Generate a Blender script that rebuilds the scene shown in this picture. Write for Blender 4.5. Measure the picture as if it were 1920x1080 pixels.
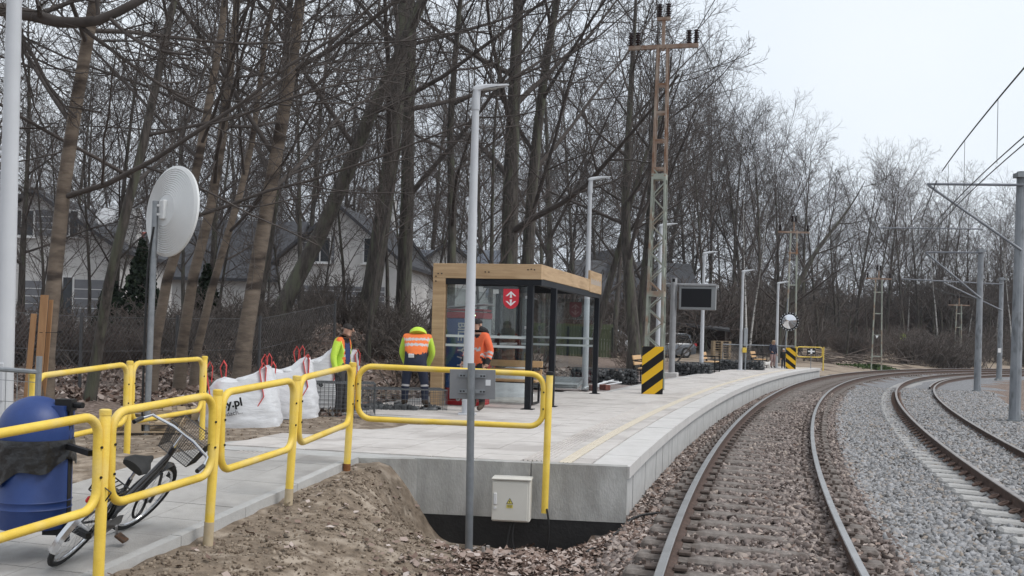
import bpy, math, random
import numpy as np
from mathutils import Vector, Matrix

for _o in list(bpy.data.objects):
    bpy.data.objects.remove(_o)
scene = bpy.context.scene
COL = scene.collection
rnd = random.Random(7)
R = math.radians

# ------------------------------------------------------------------ camera
CAM_H, FPX, HOR, ROLL = 1.727, 2000.0, 624.0, 0.0278
cam_d = bpy.data.cameras.new('camera')
cam = bpy.data.objects.new('camera', cam_d)
COL.objects.link(cam)
cam.matrix_world = Matrix.Translation((0, 0, CAM_H)) @ Matrix.Rotation(R(90), 4, 'X') @ Matrix.Rotation(ROLL, 4, 'Z')
cam_d.sensor_width = 36.0
cam_d.lens = FPX / 1920 * 36
cam_d.shift_y = (HOR - 540) / 1920
cam_d.clip_start = 0.1
cam_d.clip_end = 3000
scene.camera = cam

# ------------------------------------------------------------------ sky and sun (flat overcast)
SUN_EL, SUN_AZ = R(55), R(110)
w = bpy.data.worlds.new('World'); scene.world = w; w.use_nodes = True
nt = w.node_tree; nt.nodes.clear()
sky = nt.nodes.new('ShaderNodeTexSky'); sky.sky_type = 'NISHITA'; sky.sun_disc = False
sky.sun_elevation = SUN_EL; sky.sun_rotation = SUN_AZ
sky.air_density = 1.0; sky.dust_density = 4.0; sky.ozone_density = 1.0
hs = nt.nodes.new('ShaderNodeHueSaturation'); hs.inputs['Saturation'].default_value = 0.30
mx = nt.nodes.new('ShaderNodeMixRGB'); mx.inputs[0].default_value = 0.80
tc = nt.nodes.new('ShaderNodeTexCoord')
nz = nt.nodes.new('ShaderNodeTexNoise'); nz.inputs['Scale'].default_value = 2.2; nz.inputs['Detail'].default_value = 5
cr = nt.nodes.new('ShaderNodeValToRGB')
cr.color_ramp.elements[0].position = 0.3; cr.color_ramp.elements[0].color = (6.9, 7.6, 8.5, 1)
cr.color_ramp.elements[1].position = 0.75; cr.color_ramp.elements[1].color = (7.9, 8.35, 8.8, 1)
bg = nt.nodes.new('ShaderNodeBackground'); bg.inputs['Strength'].default_value = 0.11
wo = nt.nodes.new('ShaderNodeOutputWorld')
nt.links.new(sky.outputs[0], hs.inputs['Color'])
nt.links.new(tc.outputs['Generated'], nz.inputs['Vector'])
nt.links.new(nz.outputs['Fac'], cr.inputs[0])
nt.links.new(hs.outputs[0], mx.inputs[1]); nt.links.new(cr.outputs[0], mx.inputs[2])
nt.links.new(mx.outputs[0], bg.inputs[0]); nt.links.new(bg.outputs[0], wo.inputs[0])
sd = bpy.data.lights.new('sun', 'SUN'); sd.energy = 1.5; sd.angle = R(25); sd.color = (1.0, 0.97, 0.93)
so = bpy.data.objects.new('sun', sd); COL.objects.link(so)
so.rotation_euler = (R(90) - SUN_EL, 0, R(180) - SUN_AZ)   # from the open side, right of the tracks
so.location = (-20, 20, 40)
scene.view_settings.view_transform = 'Standard'
scene.view_settings.look = 'None'
scene.view_settings.exposure = 0.30
scene.view_settings.gamma = 1.0
scene.view_settings.use_curve_mapping = False
scene.render.resolution_x, scene.render.resolution_y = 1024, 576

# ------------------------------------------------------------------ survey helpers: photo point -> place
def _uv(x, y):
    a, b = x - 960, y - HOR
    c, s = math.cos(ROLL), math.sin(ROLL)
    return (a * c + b * s) / FPX, (-a * s + b * c) / FPX
def un(x, y, z=0.0):                       # point on the level z seen at a photo point
    u, v = _uv(x, y); d = (CAM_H - z) / v
    return Vector((u * d, d, z))
def at(x, y, d):                           # point at depth d seen at a photo point
    u, v = _uv(x, y)
    return Vector((u * d, d, CAM_H - v * d))

# ------------------------------------------------------------------ materials
MATS = {}
def mat(name, c1, c2=None, scale=8.0, rough=0.7, bump=0.0, bscale=None, metal=0.0, detail=6.0, contrast=0.5, spec=0.4,
        c3=None, scale3=1.0, stretch=None, trans=0.0, emit=None):
    if name in MATS: return MATS[name]
    m = bpy.data.materials.new(name); m.use_nodes = True
    t = m.node_tree; b = t.nodes['Principled BSDF']
    b.inputs['Roughness'].default_value = rough
    b.inputs['Metallic'].default_value = metal
    b.inputs['Specular IOR Level'].default_value = spec
    L = t.links
    tcn = t.nodes.new('ShaderNodeTexCoord'); vec = tcn.outputs['Object']
    if stretch:
        mp = t.nodes.new('ShaderNodeMapping'); mp.inputs['Scale'].default_value = stretch
        L.new(vec, mp.inputs['Vector']); vec = mp.outputs['Vector']
    col = None
    if c2 is not None:
        n = t.nodes.new('ShaderNodeTexNoise'); n.inputs['Scale'].default_value = scale; n.inputs['Detail'].default_value = detail
        n.inputs['Roughness'].default_value = 0.65
        L.new(vec, n.inputs['Vector'])
        r = t.nodes.new('ShaderNodeValToRGB')
        r.color_ramp.elements[0].position = 0.5 - contrast * 0.4; r.color_ramp.elements[1].position = 0.5 + contrast * 0.4
        r.color_ramp.elements[0].color = (*c1, 1); r.color_ramp.elements[1].color = (*c2, 1)
        L.new(n.outputs['Fac'], r.inputs[0]); col = r.outputs[0]
        if c3 is not None:
            n3 = t.nodes.new('ShaderNodeTexNoise'); n3.inputs['Scale'].default_value = scale3; n3.inputs['Detail'].default_value = 5
            L.new(vec, n3.inputs['Vector'])
            r3 = t.nodes.new('ShaderNodeValToRGB'); r3.color_ramp.elements[0].position = 0.5; r3.color_ramp.elements[1].position = 0.66
            L.new(n3.outputs['Fac'], r3.inputs[0])
            mm = t.nodes.new('ShaderNodeMixRGB'); mm.inputs[2].default_value = (*c3, 1)
            L.new(r3.outputs[0], mm.inputs[0]); L.new(col, mm.inputs[1]); col = mm.outputs[0]
        L.new(col, b.inputs['Base Color'])
    else:
        b.inputs['Base Color'].default_value = (*c1, 1)
    if bump:
        n2 = t.nodes.new('ShaderNodeTexNoise'); n2.inputs['Scale'].default_value = bscale or scale * 3; n2.inputs['Detail'].default_value = 6
        L.new(vec, n2.inputs['Vector'])
        bp = t.nodes.new('ShaderNodeBump'); bp.inputs['Strength'].default_value = min(1.0, bump); bp.inputs['Distance'].default_value = 0.02
        L.new(n2.outputs['Fac'], bp.inputs['Height']); L.new(bp.outputs[0], b.inputs['Normal'])
    if emit:
        b.inputs['Emission Color'].default_value = (*emit[0], 1); b.inputs['Emission Strength'].default_value = emit[1]
    MATS[name] = m
    return m

def vary_mat(name, cols, rough=0.85, attr='tint', spec=0.25, bump=0.0, bscale=40):
    """colour picked per piece from a per-face attribute stored with the geometry"""
    m = bpy.data.materials.new(name); m.use_nodes = True; t = m.node_tree; b = t.nodes['Principled BSDF']
    b.inputs['Roughness'].default_value = rough; b.inputs['Specular IOR Level'].default_value = spec
    a = t.nodes.new('ShaderNodeAttribute'); a.attribute_name = attr
    r = t.nodes.new('ShaderNodeValToRGB')
    while len(r.color_ramp.elements) < len(cols): r.color_ramp.elements.new(0.5)
    for i, c in enumerate(cols):
        r.color_ramp.elements[i].position = i / (len(cols) - 1); r.color_ramp.elements[i].color = (*c, 1)
    t.links.new(a.outputs['Fac'], r.inputs[0]); t.links.new(r.outputs[0], b.inputs['Base Color'])
    MATS[name] = m
    return m

def glass_mat(name, tint, refl=0.08):
    m = bpy.data.materials.new(name); m.use_nodes = True; t = m.node_tree; t.nodes.clear()
    o = t.nodes.new('ShaderNodeOutputMaterial'); tr = t.nodes.new('ShaderNodeBsdfTransparent'); tr.inputs[0].default_value = (*tint, 1)
    g = t.nodes.new('ShaderNodeBsdfGlossy'); g.inputs['Roughness'].default_value = 0.02
    lw = t.nodes.new('ShaderNodeFresnel'); lw.inputs['IOR'].default_value = 1.5
    mxn = t.nodes.new('ShaderNodeMixShader')
    t.links.new(lw.outputs[0], mxn.inputs[0]); t.links.new(tr.outputs[0], mxn.inputs[1]); t.links.new(g.outputs[0], mxn.inputs[2])
    t.links.new(mxn.outputs[0], o.inputs[0])
    MATS[name] = m
    return m

# ------------------------------------------------------------------ mesh builder
def basis(d):
    d = Vector(d).normalized()
    a = Vector((0, 0, 1)) if abs(d.z) < 0.9 else Vector((1, 0, 0))
    x = d.cross(a).normalized(); y = d.cross(x).normalized()
    return x, y
class MB:
    def __init__(s): s.v = []; s.f = []; s.m = []; s.cur = 0
    def add(s, vs, fs):
        k = len(s.v); s.v.extend([tuple(p) for p in vs]); s.f.extend([tuple(i + k for i in f) for f in fs]); s.m.extend([s.cur] * len(fs)); return s
    def box(s, c, sz, rot=None):
        hx, hy, hz = sz[0] / 2, sz[1] / 2, sz[2] / 2; c = Vector(c)
        vs = [Vector((x, y, z)) for x in (-hx, hx) for y in (-hy, hy) for z in (-hz, hz)]
        if rot is not None: vs = [rot @ p for p in vs]
        return s.add([c + p for p in vs], [(0, 1, 3, 2), (4, 6, 7, 5), (0, 4, 5, 1), (2, 3, 7, 6), (0, 2, 6, 4), (1, 5, 7, 3)])
    def ab(s, x0, x1, y0, y1, z0, z1): return s.box(((x0 + x1) / 2, (y0 + y1) / 2, (z0 + z1) / 2), (x1 - x0, y1 - y0, z1 - z0))
    def bbox(s, c, sz, bev, rot=None):     # box with chamfered edges
        c = Vector(c); h = [q / 2 for q in sz]; b = min(bev, min(h) * 0.9); vs = []; idx = {}
        for sx in (-1, 1):
            for sy in (-1, 1):
                for sz_ in (-1, 1):
                    for ax in range(3):
                        q = [sx * (h[0] - b), sy * (h[1] - b), sz_ * (h[2] - b)]; q[ax] = (sx, sy, sz_)[ax] * h[ax]
                        idx[(sx, sy, sz_, ax)] = len(vs); vs.append(Vector(q))
        fs = []
        for ax in range(3):
            o1, o2 = [(1, 2), (0, 2), (0, 1)][ax]
            for sg in (-1, 1):
                loop = []
                for a, b_ in ((-1, -1), (1, -1), (1, 1), (-1, 1)):
                    k = [0, 0, 0]; k[ax] = sg; k[o1] = a; k[o2] = b_; loop.append(idx[(*k, ax)])
                fs.append(tuple(loop))
        for ax in range(3):
            o1, o2 = [(1, 2), (0, 2), (0, 1)][ax]
            for a in (-1, 1):
                for b_ in (-1, 1):
                    k0 = [0, 0, 0]; k0[ax] = -1; k0[o1] = a; k0[o2] = b_; k1 = list(k0); k1[ax] = 1
                    fs.append((idx[(*k0, o1)], idx[(*k1, o1)], idx[(*k1, o2)], idx[(*k0, o2)]))
        for sx in (-1, 1):
            for sy in (-1, 1):
                for sz_ in (-1, 1): fs.append(tuple(idx[(sx, sy, sz_, ax)] for ax in range(3)))
        if rot is not None: vs = [rot @ p for p in vs]
        return s.add([c + p for p in vs], fs)
    def tube(s, pts, r, n=8, closed=False, cap=True, flat=None):
        pts = [Vector(p) for p in pts]; k = len(pts)
        rr = r if isinstance(r, (list, tuple)) else [r] * k
        vs = []; fs = []; x = None
        for i in range(k):
            a = pts[i - 1] if (i > 0 or closed) else pts[0]; b = pts[(i + 1) % k] if (i < k - 1 or closed) else pts[-1]
            d = (b - a).normalized()
            if x is None: x, y = basis(d)
            else:
                x = (x - d * x.dot(d)); x = x.normalized() if x.length > 1e-6 else basis(d)[0]
                y = d.cross(x)
            for j in range(n):
                t = 2 * math.pi * j / n + math.pi / n
                fy = flat if flat else 1.0
                vs.append(pts[i] + (x * math.cos(t) + y * math.sin(t) * fy) * rr[i])
        for i in range(k if closed else k - 1):
            i2 = (i + 1) % k
            for j in range(n):
                j2 = (j + 1) % n
                fs.append((i * n + j, i * n + j2, i2 * n + j2, i2 * n + j))
        if cap and not closed:
            fs.append(tuple(range(n - 1, -1, -1))); fs.append(tuple((k - 1) * n + j for j in range(n)))
        return s.add(vs, fs)
    def lathe(s, prof, n=16, c=(0, 0, 0), rot=None):
        c = Vector(c); vs = []; fs = []
        for r, z in prof:
            for j in range(n):
                t = 2 * math.pi * j / n; p = Vector((r * math.cos(t), r * math.sin(t), z))
                if rot is not None: p = rot @ p
                vs.append(c + p)
        for i in range(len(prof) - 1):
            for j in range(n):
                j2 = (j + 1) % n; fs.append((i * n + j, i * n + j2, (i + 1) * n + j2, (i + 1) * n + j))
        fs.append(tuple(range(n - 1, -1, -1))); fs.append(tuple((len(prof) - 1) * n + j for j in range(n)))
        return s.add(vs, fs)
    def prism(s, poly, z0, z1, rot=None, c=(0, 0, 0)):   # polygon in xy extruded in z
        k = len(poly); vs = [Vector((p[0], p[1], z0)) for p in poly] + [Vector((p[0], p[1], z1)) for p in poly]
        c = Vector(c)
        if rot is not None: vs = [rot @ p for p in vs]
        fs = [tuple(range(k - 1, -1, -1)), tuple(range(k, 2 * k))] + [(i, (i + 1) % k, k + (i + 1) % k, k + i) for i in range(k)]
        return s.add([c + p for p in vs], fs)
    def strip(s, profiles):                 # skin over a list of equal-length open/closed cross sections (closed)
        n = len(profiles[0]); vs = [p for q in profiles for p in q]; fs = []
        for i in range(len(profiles) - 1):
            for j in range(n):
                j2 = (j + 1) % n; fs.append((i * n + j, i * n + j2, (i + 1) * n + j2, (i + 1) * n + j))
        fs.append(tuple(range(n - 1, -1, -1))); fs.append(tuple((len(profiles) - 1) * n + j for j in range(n)))
        return s.add(vs, fs)
    def mesh(s, name, mats, smooth=False, inv=None):
        me = bpy.data.meshes.new(name)
        vs = s.v if inv is None else [tuple(inv @ Vector(p)) for p in s.v]
        me.from_pydata(vs, [], s.f)
        for q in (mats if isinstance(mats, (list, tuple)) else [mats]): me.materials.append(q)
        if len(me.materials) > 1: me.polygons.foreach_set('material_index', s.m)
        if smooth:
            me.polygons.foreach_set('use_smooth', [True] * len(me.polygons))
            try: me.set_sharp_from_angle(angle=R(42))
            except Exception: pass
        me.update(); return me
    def build(s, name, mats, parent=None, world=False, smooth=False):
        inv = None
        if world and parent is not None:
            p = parent
            while p.parent: p = p.parent
            inv = (Matrix.Translation(p.location) @ p.rotation_euler.to_matrix().to_4x4()).inverted()
        o = bpy.data.objects.new(name, s.mesh(name, mats, smooth, inv)); COL.objects.link(o)
        if parent is not None: o.parent = parent
        return o

def npmesh(name, V, F, mats, tint=None, smooth=False, parent=None):
    """V (n,3) float, F (m,k) int all faces with k corners"""
    me = bpy.data.meshes.new(name); m, k = F.shape
    me.vertices.add(len(V)); me.vertices.foreach_set('co', np.ascontiguousarray(V, dtype=np.float32).ravel())
    me.loops.add(m * k); me.loops.foreach_set('vertex_index', np.ascontiguousarray(F, dtype=np.int32).ravel())
    me.polygons.add(m); me.polygons.foreach_set('loop_start', np.arange(0, m * k, k, dtype=np.int32))
    try: me.polygons.foreach_set('loop_total', np.full(m, k, dtype=np.int32))
    except Exception: pass
    for q in (mats if isinstance(mats, (list, tuple)) else [mats]): me.materials.append(q)
    if smooth: me.polygons.foreach_set('use_smooth', np.ones(m, dtype=bool))
    me.update(calc_edges=True)
    if tint is not None:
        at_ = me.attributes.new('tint', 'FLOAT', 'FACE'); at_.data.foreach_set('value', np.ascontiguousarray(tint, dtype=np.float32))
    o = bpy.data.objects.new(name, me); COL.objects.link(o)
    if parent is not None: o.parent = parent
    return o

def tag(o, label=None, cat=None, group=None, kind=None):
    if label: o['label'] = label
    if cat: o['category'] = cat
    if group: o['group'] = group
    if kind: o['kind'] = kind
    return o
def thing(name, label, cat, loc=(0, 0, 0), rotz=0.0, group=None, kind=None):
    o = bpy.data.objects.new(name, None); COL.objects.link(o)
    o.location = loc; o.rotation_euler = (0, 0, rotz); o.empty_display_size = 0.2
    return tag(o, label, cat, group, kind)
def copy_tree(o, parent=None):
    c = o.copy(); COL.objects.link(c)
    if parent is not None: c.parent = parent
    for ch in o.children: copy_tree(ch, c)
    return c
def share(name, src, parent, loc=(0, 0, 0), rot=(0, 0, 0), scale=None):
    o = bpy.data.objects.new(name, src.data if hasattr(src, 'data') else src); COL.objects.link(o)
    o.parent = parent; o.location = loc; o.rotation_euler = rot
    if scale: o.scale = scale
    return o
def text_mb(txt, size, depth=0.0015, bold=0.0):
    """letters as flat geometry in the xy plane, returned as verts/faces"""
    cu = bpy.data.curves.new('letters', 'FONT'); cu.body = txt; cu.size = size; cu.extrude = depth; cu.offset = bold
    cu.resolution_u = 3
    ob = bpy.data.objects.new('letters', cu); COL.objects.link(ob)
    dg = bpy.context.evaluated_depsgraph_get(); me = bpy.data.meshes.new_from_object(ob.evaluated_get(dg))
    vs = [v.co.copy() for v in me.vertices]; fs = [tuple(p.vertices) for p in me.polygons]
    bpy.data.objects.remove(ob); bpy.data.meshes.remove(me)
    return vs, fs

# ------------------------------------------------------------------ track alignment
_ds = 0.2
_s = np.arange(-14, 150, _ds)
_k = 0.007176 - 3.0336e-4 * _s + 6.1516e-6 * _s * _s
_k = np.where(_s < -2, 0.0079, np.minimum(_k, 0.035))
_i0 = int(round(14 / _ds))
_h = np.cumsum(_k) * _ds; _h = _h - _h[_i0 - int(10 / _ds) + int(10 / _ds)] + 0.188
_h = np.minimum(_h, 1.6)
_PX = np.cumsum(np.sin(_h)) * _ds; _PY = np.cumsum(np.cos(_h)) * _ds
_PX = _PX - _PX[_i0] + 1.335; _PY = _PY - _PY[_i0] + 5.0
def tk(s, o=0.0, z=0.0):
    i = (s + 14) / _ds; x = np.interp(i, np.arange(len(_s)), _PX); y = np.interp(i, np.arange(len(_s)), _PY); h = np.interp(i, np.arange(len(_s)), _h)
    return Vector((x + o * math.cos(h), y - o * math.sin(h), z))
def tkh(s): return float(np.interp((s + 14) / _ds, np.arange(len(_s)), _h))
def so_of(x, y):
    """arrays of world x,y -> (s, o) relative to the main track"""
    x = np.asarray(x, float).ravel(); y = np.asarray(y, float).ravel(); S = np.empty_like(x); O = np.empty_like(x)
    px, py, hh = _PX[::2], _PY[::2], _h[::2]
    for a in range(0, len(x), 20000):
        dx = x[a:a + 20000, None] - px; dy = y[a:a + 20000, None] - py
        j = np.argmin(dx * dx + dy * dy, axis=1); ii = np.arange(len(j)); c, s_ = np.cos(hh[j]), np.sin(hh[j])
        ex, ey = dx[ii, j], dy[ii, j]
        S[a:a + 20000] = _s[::2][j] + ex * s_ + ey * c; O[a:a + 20000] = ex * c - ey * s_
    return S, O
def cant(o): return -0.04 * o
# ================================================================== SETTING: ground, ballast, tracks, platform, ramp
def sst(a, b, x):
    t = np.clip((x - a) / (b - a), 0, 1); return t * t * (3 - 2 * t)
def vnoise(x, y, f, seed=0):
    """cheap smooth value noise"""
    x = np.asarray(x) * f; y = np.asarray(y) * f; xi = np.floor(x).astype(np.int64); yi = np.floor(y).astype(np.int64); fx = x - xi; fy = y - yi
    fx = fx * fx * (3 - 2 * fx); fy = fy * fy * (3 - 2 * fy)
    def hsh(a, b):
        n = (a * 374761393 + b * 668265263 + seed * 1442695041) & 0x7fffffff
        n = ((n ^ (n >> 13)) * 1274126177) & 0x7fffffff
        return ((n ^ (n >> 16)) & 0xffff) / 65535.0
    return (hsh(xi, yi) * (1 - fx) + hsh(xi + 1, yi) * fx) * (1 - fy) + (hsh(xi, yi + 1) * (1 - fx) + hsh(xi + 1, yi + 1) * fx) * fy

# ramp axis: kerb line runs from A to B, ramp lies to its left
RA = Vector((-2.72, 6.75, 0)); RB = Vector((-1.62, 11.25, 0)); RU = (RB - RA).normalized(); RV = Vector((-RU.y, RU.x, 0))   # RV points left
PLZ = 0.35
def ramp_z(y): return np.clip(PLZ - (11.3 - np.asarray(y, float)) * 0.066, -0.35, PLZ)
def ramp_tw(x, y):
    dx, dy = x - RA.x, y - RA.y
    return dx * RU.x + dy * RU.y, dx * RV.x + dy * RV.y
END_Y = 11.2                                          # platform end wall
# outline of the paved area (counter-clockwise), right side follows the track
PAVE_L = [(-1.62, 11.42), (-3.45, 12.0), (-3.35, 12.7), (-2.5, 13.9), (-0.74, 16.3), (-1.35, 16.75), (-2.75, 17.4)]
def left_edge(): return [tuple(tk(s, -4.25)[:2]) for s in np.arange(20.5, 51, 2.0)]
_pr = [tuple(tk(s, -1.42)[:2]) for s in np.arange(6.05, 52.06, 1.0)]
_back = [(-1.15, 24.6), (1.0, 25.4)] + left_edge()
PAVE = [(-0.95, 11.5)] + [tuple(tk(6.05, -1.42)[:2])] + _pr[1:] + [tuple(tk(52, -4.25)[:2])] + _back[::-1] + PAVE_L[::-1]
def in_poly(x, y, poly):
    x = np.asarray(x, float); y = np.asarray(y, float); c = np.zeros(x.shape, bool); n = len(poly)
    for i in range(n):
        x1, y1 = poly[i]; x2, y2 = poly[(i + 1) % n]
        if y1 == y2: continue
        m = ((y1 > y) != (y2 > y)) & (x < (x2 - x1) * (y - y1) / (y2 - y1) + x1); c ^= m
    return c
def ground(x, y, detail=True):
    x = np.asarray(x, float).ravel(); y = np.asarray(y, float).ravel()
    S, O = so_of(x, y)
    # behind the platform and under the wood
    zw = 0.27 + 0.33 * sst(5, 18, -O) + 0.25 * sst(20, 60, -O)
    zw = zw + 1.35 * np.exp(-(((x + 5.2) / 3.2) ** 2 + ((y - 29) / 4.0) ** 2))           # leafy heap behind the workers
    zw = zw + 0.7 * sst(58, 66, S) * sst(6, 16, -O) - 0.2 * sst(52, 60, S) * (1 - sst(3, 9, -O))
    zw = zw - 0.12 * (1 - sst(13, 17, y)) * sst(6, 9, -O)
    # track bed
    zb = -0.195 - 0.075 * sst(.80, 1.0, O) - 0.065 * sst(1.1, 1.6, O)
    zb = np.where(O < -.85, -0.195 - 0.06 * sst(.85, 1.3, -O), zb)
    zb = zb + 0.04 * sst(2.0, 2.9, O)
    zb = zb - 0.55 * sst(6.4, 8.2, O) * sst(10, 20, S) * (1 - sst(40, 52, S)) + 0.45 * sst(12, 20, O)
    z = np.where(O > -1.9, zb, zw)
    # transition for the open bank past the platform end
    m = (O <= -1.2) & (S > 51.5); t = sst(1.5, 5.0, -O); z = np.where(m, (1 - t) * -0.25 + t * zw, z)
    # in front of the platform end: pit, mound and ramp
    tt, ww = ramp_tw(x, y); d = -ww
    zr = ramp_z(y)
    pit = -0.26 - 0.24 * sst(9.3, 10.5, y) * sst(1.2, 1.9, -O)
    wid = 2.3 - 1.35 * sst(8.8, 10.9, y)
    lump = 0.10 * (vnoise(x, y, 1.3, 3) - 0.5) + 0.05 * (vnoise(x, y, 4, 5) - 0.5) + 0.035 * (vnoise(x, y, 9, 6) - 0.5)
    mound = (zr - 0.045) + (pit - zr + 0.045) * sst(0.22, 1.0, d / wid) + lump * sst(0.0, 0.5, d)
    front = np.where(O > -1.35, zb, np.where(d > 0, mound, zr - 0.06))
    front = np.where(ww > 1.95, zr - 0.02 + 0.1 * sst(1.95, 5, ww), front)
    kf = (y < np.where(x > -1.3, 11.6 - (x + .95) * .14, END_Y + .25)) & (O < -1.0)
    z = np.where(kf, np.where(O > -1.6, zb + (front - zb) * sst(1.0, 1.6, -O), front), z)
    ins = in_poly(x, y, PAVE); z = np.where(ins & ~kf, np.where((O > -3.2) | (y < 12.4), -0.47, 0.2), z)
    z = np.where((O < -1.40) & (O > -1.9) & (S > 6.0) & (S < 52), -0.32, z)
    kr = (ww > 0) & (ww < 1.95) & (y < 12.3) & (y >= END_Y + 0.25); z = np.where(kr, np.minimum(z, zr - 0.06), z)
    if detail:
        am = np.where((O > -1.9) & (O < 6), 0.25, 1.0)
        am = np.where(((y < 14) & (ww > 0) & (ww < 1.95)) | ins, 0.0, am)
        z = z + am * (0.09 * (vnoise(x, y, .45, 1) - .5) + 0.05 * (vnoise(x, y, 1.7, 2) - .5) + 0.02 * (vnoise(x, y, 6, 4) - .5))
    return z
def gz(x, y): return float(ground([x], [y])[0])

def axis(segs):
    out = []
    for a, b, st in segs: out.extend(np.arange(a, b, st))
    out.append(segs[-1][1]); return np.array(out)
gx = axis([(-420, -60, 30), (-60, -14, 1.5), (-14, -6, .4), (-6, 3.2, .11), (3.2, 14, .35), (14, 60, 1.5), (60, 420, 30)])
gy = axis([(-60, 0, 5), (0, 5, 1), (5, 12, .11), (12, 20, .22), (20, 40, .5), (40, 130, 1.5), (130, 620, 35)])
GX, GY = np.meshgrid(gx, gy)
GZ = ground(GX, GY)
V = np.stack([GX.ravel(), GY.ravel(), GZ], 1)
nx_, ny_ = len(gx), len(gy)
ii = (np.arange(ny_ - 1)[:, None] * nx_ + np.arange(nx_ - 1)[None, :]).ravel()
F = np.stack([ii, ii + 1, ii + 1 + nx_, ii + nx_], 1)
# ground cover zones per face: 0 leaf litter, 1 ballast grey, 2 brown ballast, 3 bare soil, 4 sand
cx, cy = V[F].mean(1)[:, 0], V[F].mean(1)[:, 1]
S, O = so_of(cx, cy); tt, ww = ramp_tw(cx, cy)
zone = np.zeros(len(F))
zone = np.where((O > -1.7) & (O < 6.6), 1, zone)
zone = np.where((O > -1.7) & (O < 1.35 + .3 * vnoise(cx, cy, 1, 9)), 2, zone)
zone = np.where((O > 6.6), 0, zone)
zone = np.where((O < -1.4) & (cy < 17.5) & (O > -8) & (ww > -1.7), 3, zone)
zone = np.where((O < -4) & (O > -9.5) & (cy < 24) & (cy > 11), 3, zone)
zone = np.where((O < -1.6) & (O > -16 - 4 * vnoise(cx, cy, .2, 4)) & (S > 51), 4, zone)
zone = np.where((O < -4.0) & (O > -6.5) & (S > 18) & (S < 51), 5, zone)
GM = [mat('leaf_litter', (.055, .036, .026), (.20, .145, .115), 9, .9, .9, 26, c3=(.30, .235, .20), scale3=14),
      mat('grey_ballast', (.07, .07, .073), (.29, .29, .30), 14, .9, 1.0, 17, contrast=.4),
      mat('brown_ballast', (.045, .034, .030), (.20, .165, .145), 15, .9, 1.0, 19, contrast=.4),
      mat('bare_soil', (.10, .076, .055), (.25, .197, .148), 9, .95, 1.0, 16, c3=(.33, .275, .22), scale3=5),
      mat('sandy_soil', (.20, .155, .115), (.36, .295, .23), 1.4, .95, .6, 14, c3=(.13, .095, .07), scale3=.5),
      mat('pink_gravel', (.12, .095, .088), (.36, .31, .29), 22, .9, .9, 30)]
g = npmesh('ground', V, F, GM, smooth=True)
g.data.polygons.foreach_set('material_index', zone.astype(np.int32))
tag(g, 'ground of leaf litter, ballast and bare soil around the tracks', kind='structure')

# ------------------------------------------------------------------ scattered loose pieces
rs = np.random.RandomState(11)
def rot_frames(n, flat=1.0):
    a = rs.rand(n) * 2 * np.pi; b = (rs.rand(n) - .5) * 2 * flat * np.pi / 2; c = (rs.rand(n) - .5) * 2 * flat * np.pi / 2
    ca, sa, cb, sb, cc, sc = np.cos(a), np.sin(a), np.cos(b), np.sin(b), np.cos(c), np.sin(c)
    M_ = np.empty((n, 3, 3))
    M_[:, 0, 0] = ca * cb; M_[:, 0, 1] = ca * sb * sc - sa * cc; M_[:, 0, 2] = ca * sb * cc + sa * sc
    M_[:, 1, 0] = sa * cb; M_[:, 1, 1] = sa * sb * sc + ca * cc; M_[:, 1, 2] = sa * sb * cc - ca * sc
    M_[:, 2, 0] = -sb; M_[:, 2, 1] = cb * sc; M_[:, 2, 2] = cb * cc
    return M_
CUBE = np.array([(x, y, z) for x in (-.5, .5) for y in (-.5, .5) for z in (-.5, .5)])
CUBEF = np.array([(0, 1, 3, 2), (4, 6, 7, 5), (0, 4, 5, 1), (2, 3, 7, 6), (0, 2, 6, 4), (1, 5, 7, 3)])
def stones_np(P, size, sink=.25):
    n = len(P); sc = size[:, None] * (0.55 + .75 * rs.rand(n, 3)); sc[:, 2] *= .75
    L = CUBE[None] * sc[:, None, :] * (0.62 + .6 * rs.rand(n, 8, 1))
    W_ = np.einsum('nij,nkj->nki', rot_frames(n), L) + P[:, None, :]
    W_[:, :, 2] += (size * sink)[:, None]
    Fs = (CUBEF[None] + (np.arange(n) * 8)[:, None, None]).reshape(-1, 4)
    # split into triangles so that broken faces look angular
    T = np.concatenate([Fs[:, [0, 1, 2]], Fs[:, [0, 2, 3]]], 1).reshape(-1, 3)
    return W_.reshape(-1, 3), T
def leaves_np(P, size, tilt=.35):
    n = len(P)
    shp = np.array([(-.5, 0, 0), (-.15, .30, .05), (.28, .22, .02), (.5, 0, .10), (.25, -.24, .03), (-.18, -.28, .06)])
    L = shp[None] * size[:, None, None] * (0.8 + .4 * rs.rand(n, 6, 1)); L[:, :, 2] *= (rs.rand(n, 1) * 3.2)
    W_ = np.einsum('nij,nkj->nki', rot_frames(n, tilt), L) + P[:, None, :]
    W_[:, :, 2] += .012 + .02 * rs.rand(n, 1)
    k = (np.arange(n) * 6)[:, None]
    T = np.concatenate([k + np.array([[0, 1, 5]]), k + np.array([[1, 4, 5]]), k + np.array([[1, 2, 4]]), k + np.array([[2, 3, 4]])], 1).reshape(-1, 3)
    return W_.reshape(-1, 3), T
def seen(P, mx_=110):
    u = P[:, 0] / P[:, 1] * FPX + 960; v = HOR + (CAM_H - P[:, 2]) / P[:, 1] * FPX
    return (u > -mx_) & (u < 1920 + mx_) & (v < 1080 + mx_) & (P[:, 1] > 3)
def on_track(n, s0, s1, o0, o1, bias=1.6):
    s_ = s0 + (s1 - s0) * rs.rand(n) ** bias; o_ = o0 + (o1 - o0) * rs.rand(n); i = (s_ + 14) / _ds; ar = np.arange(len(_s))
    x = np.interp(i, ar, _PX); y = np.interp(i, ar, _PY); h = np.interp(i, ar, _h)
    x, y = x + o_ * np.cos(h), y - o_ * np.sin(h)
    return x, y, s_, o_
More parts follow.
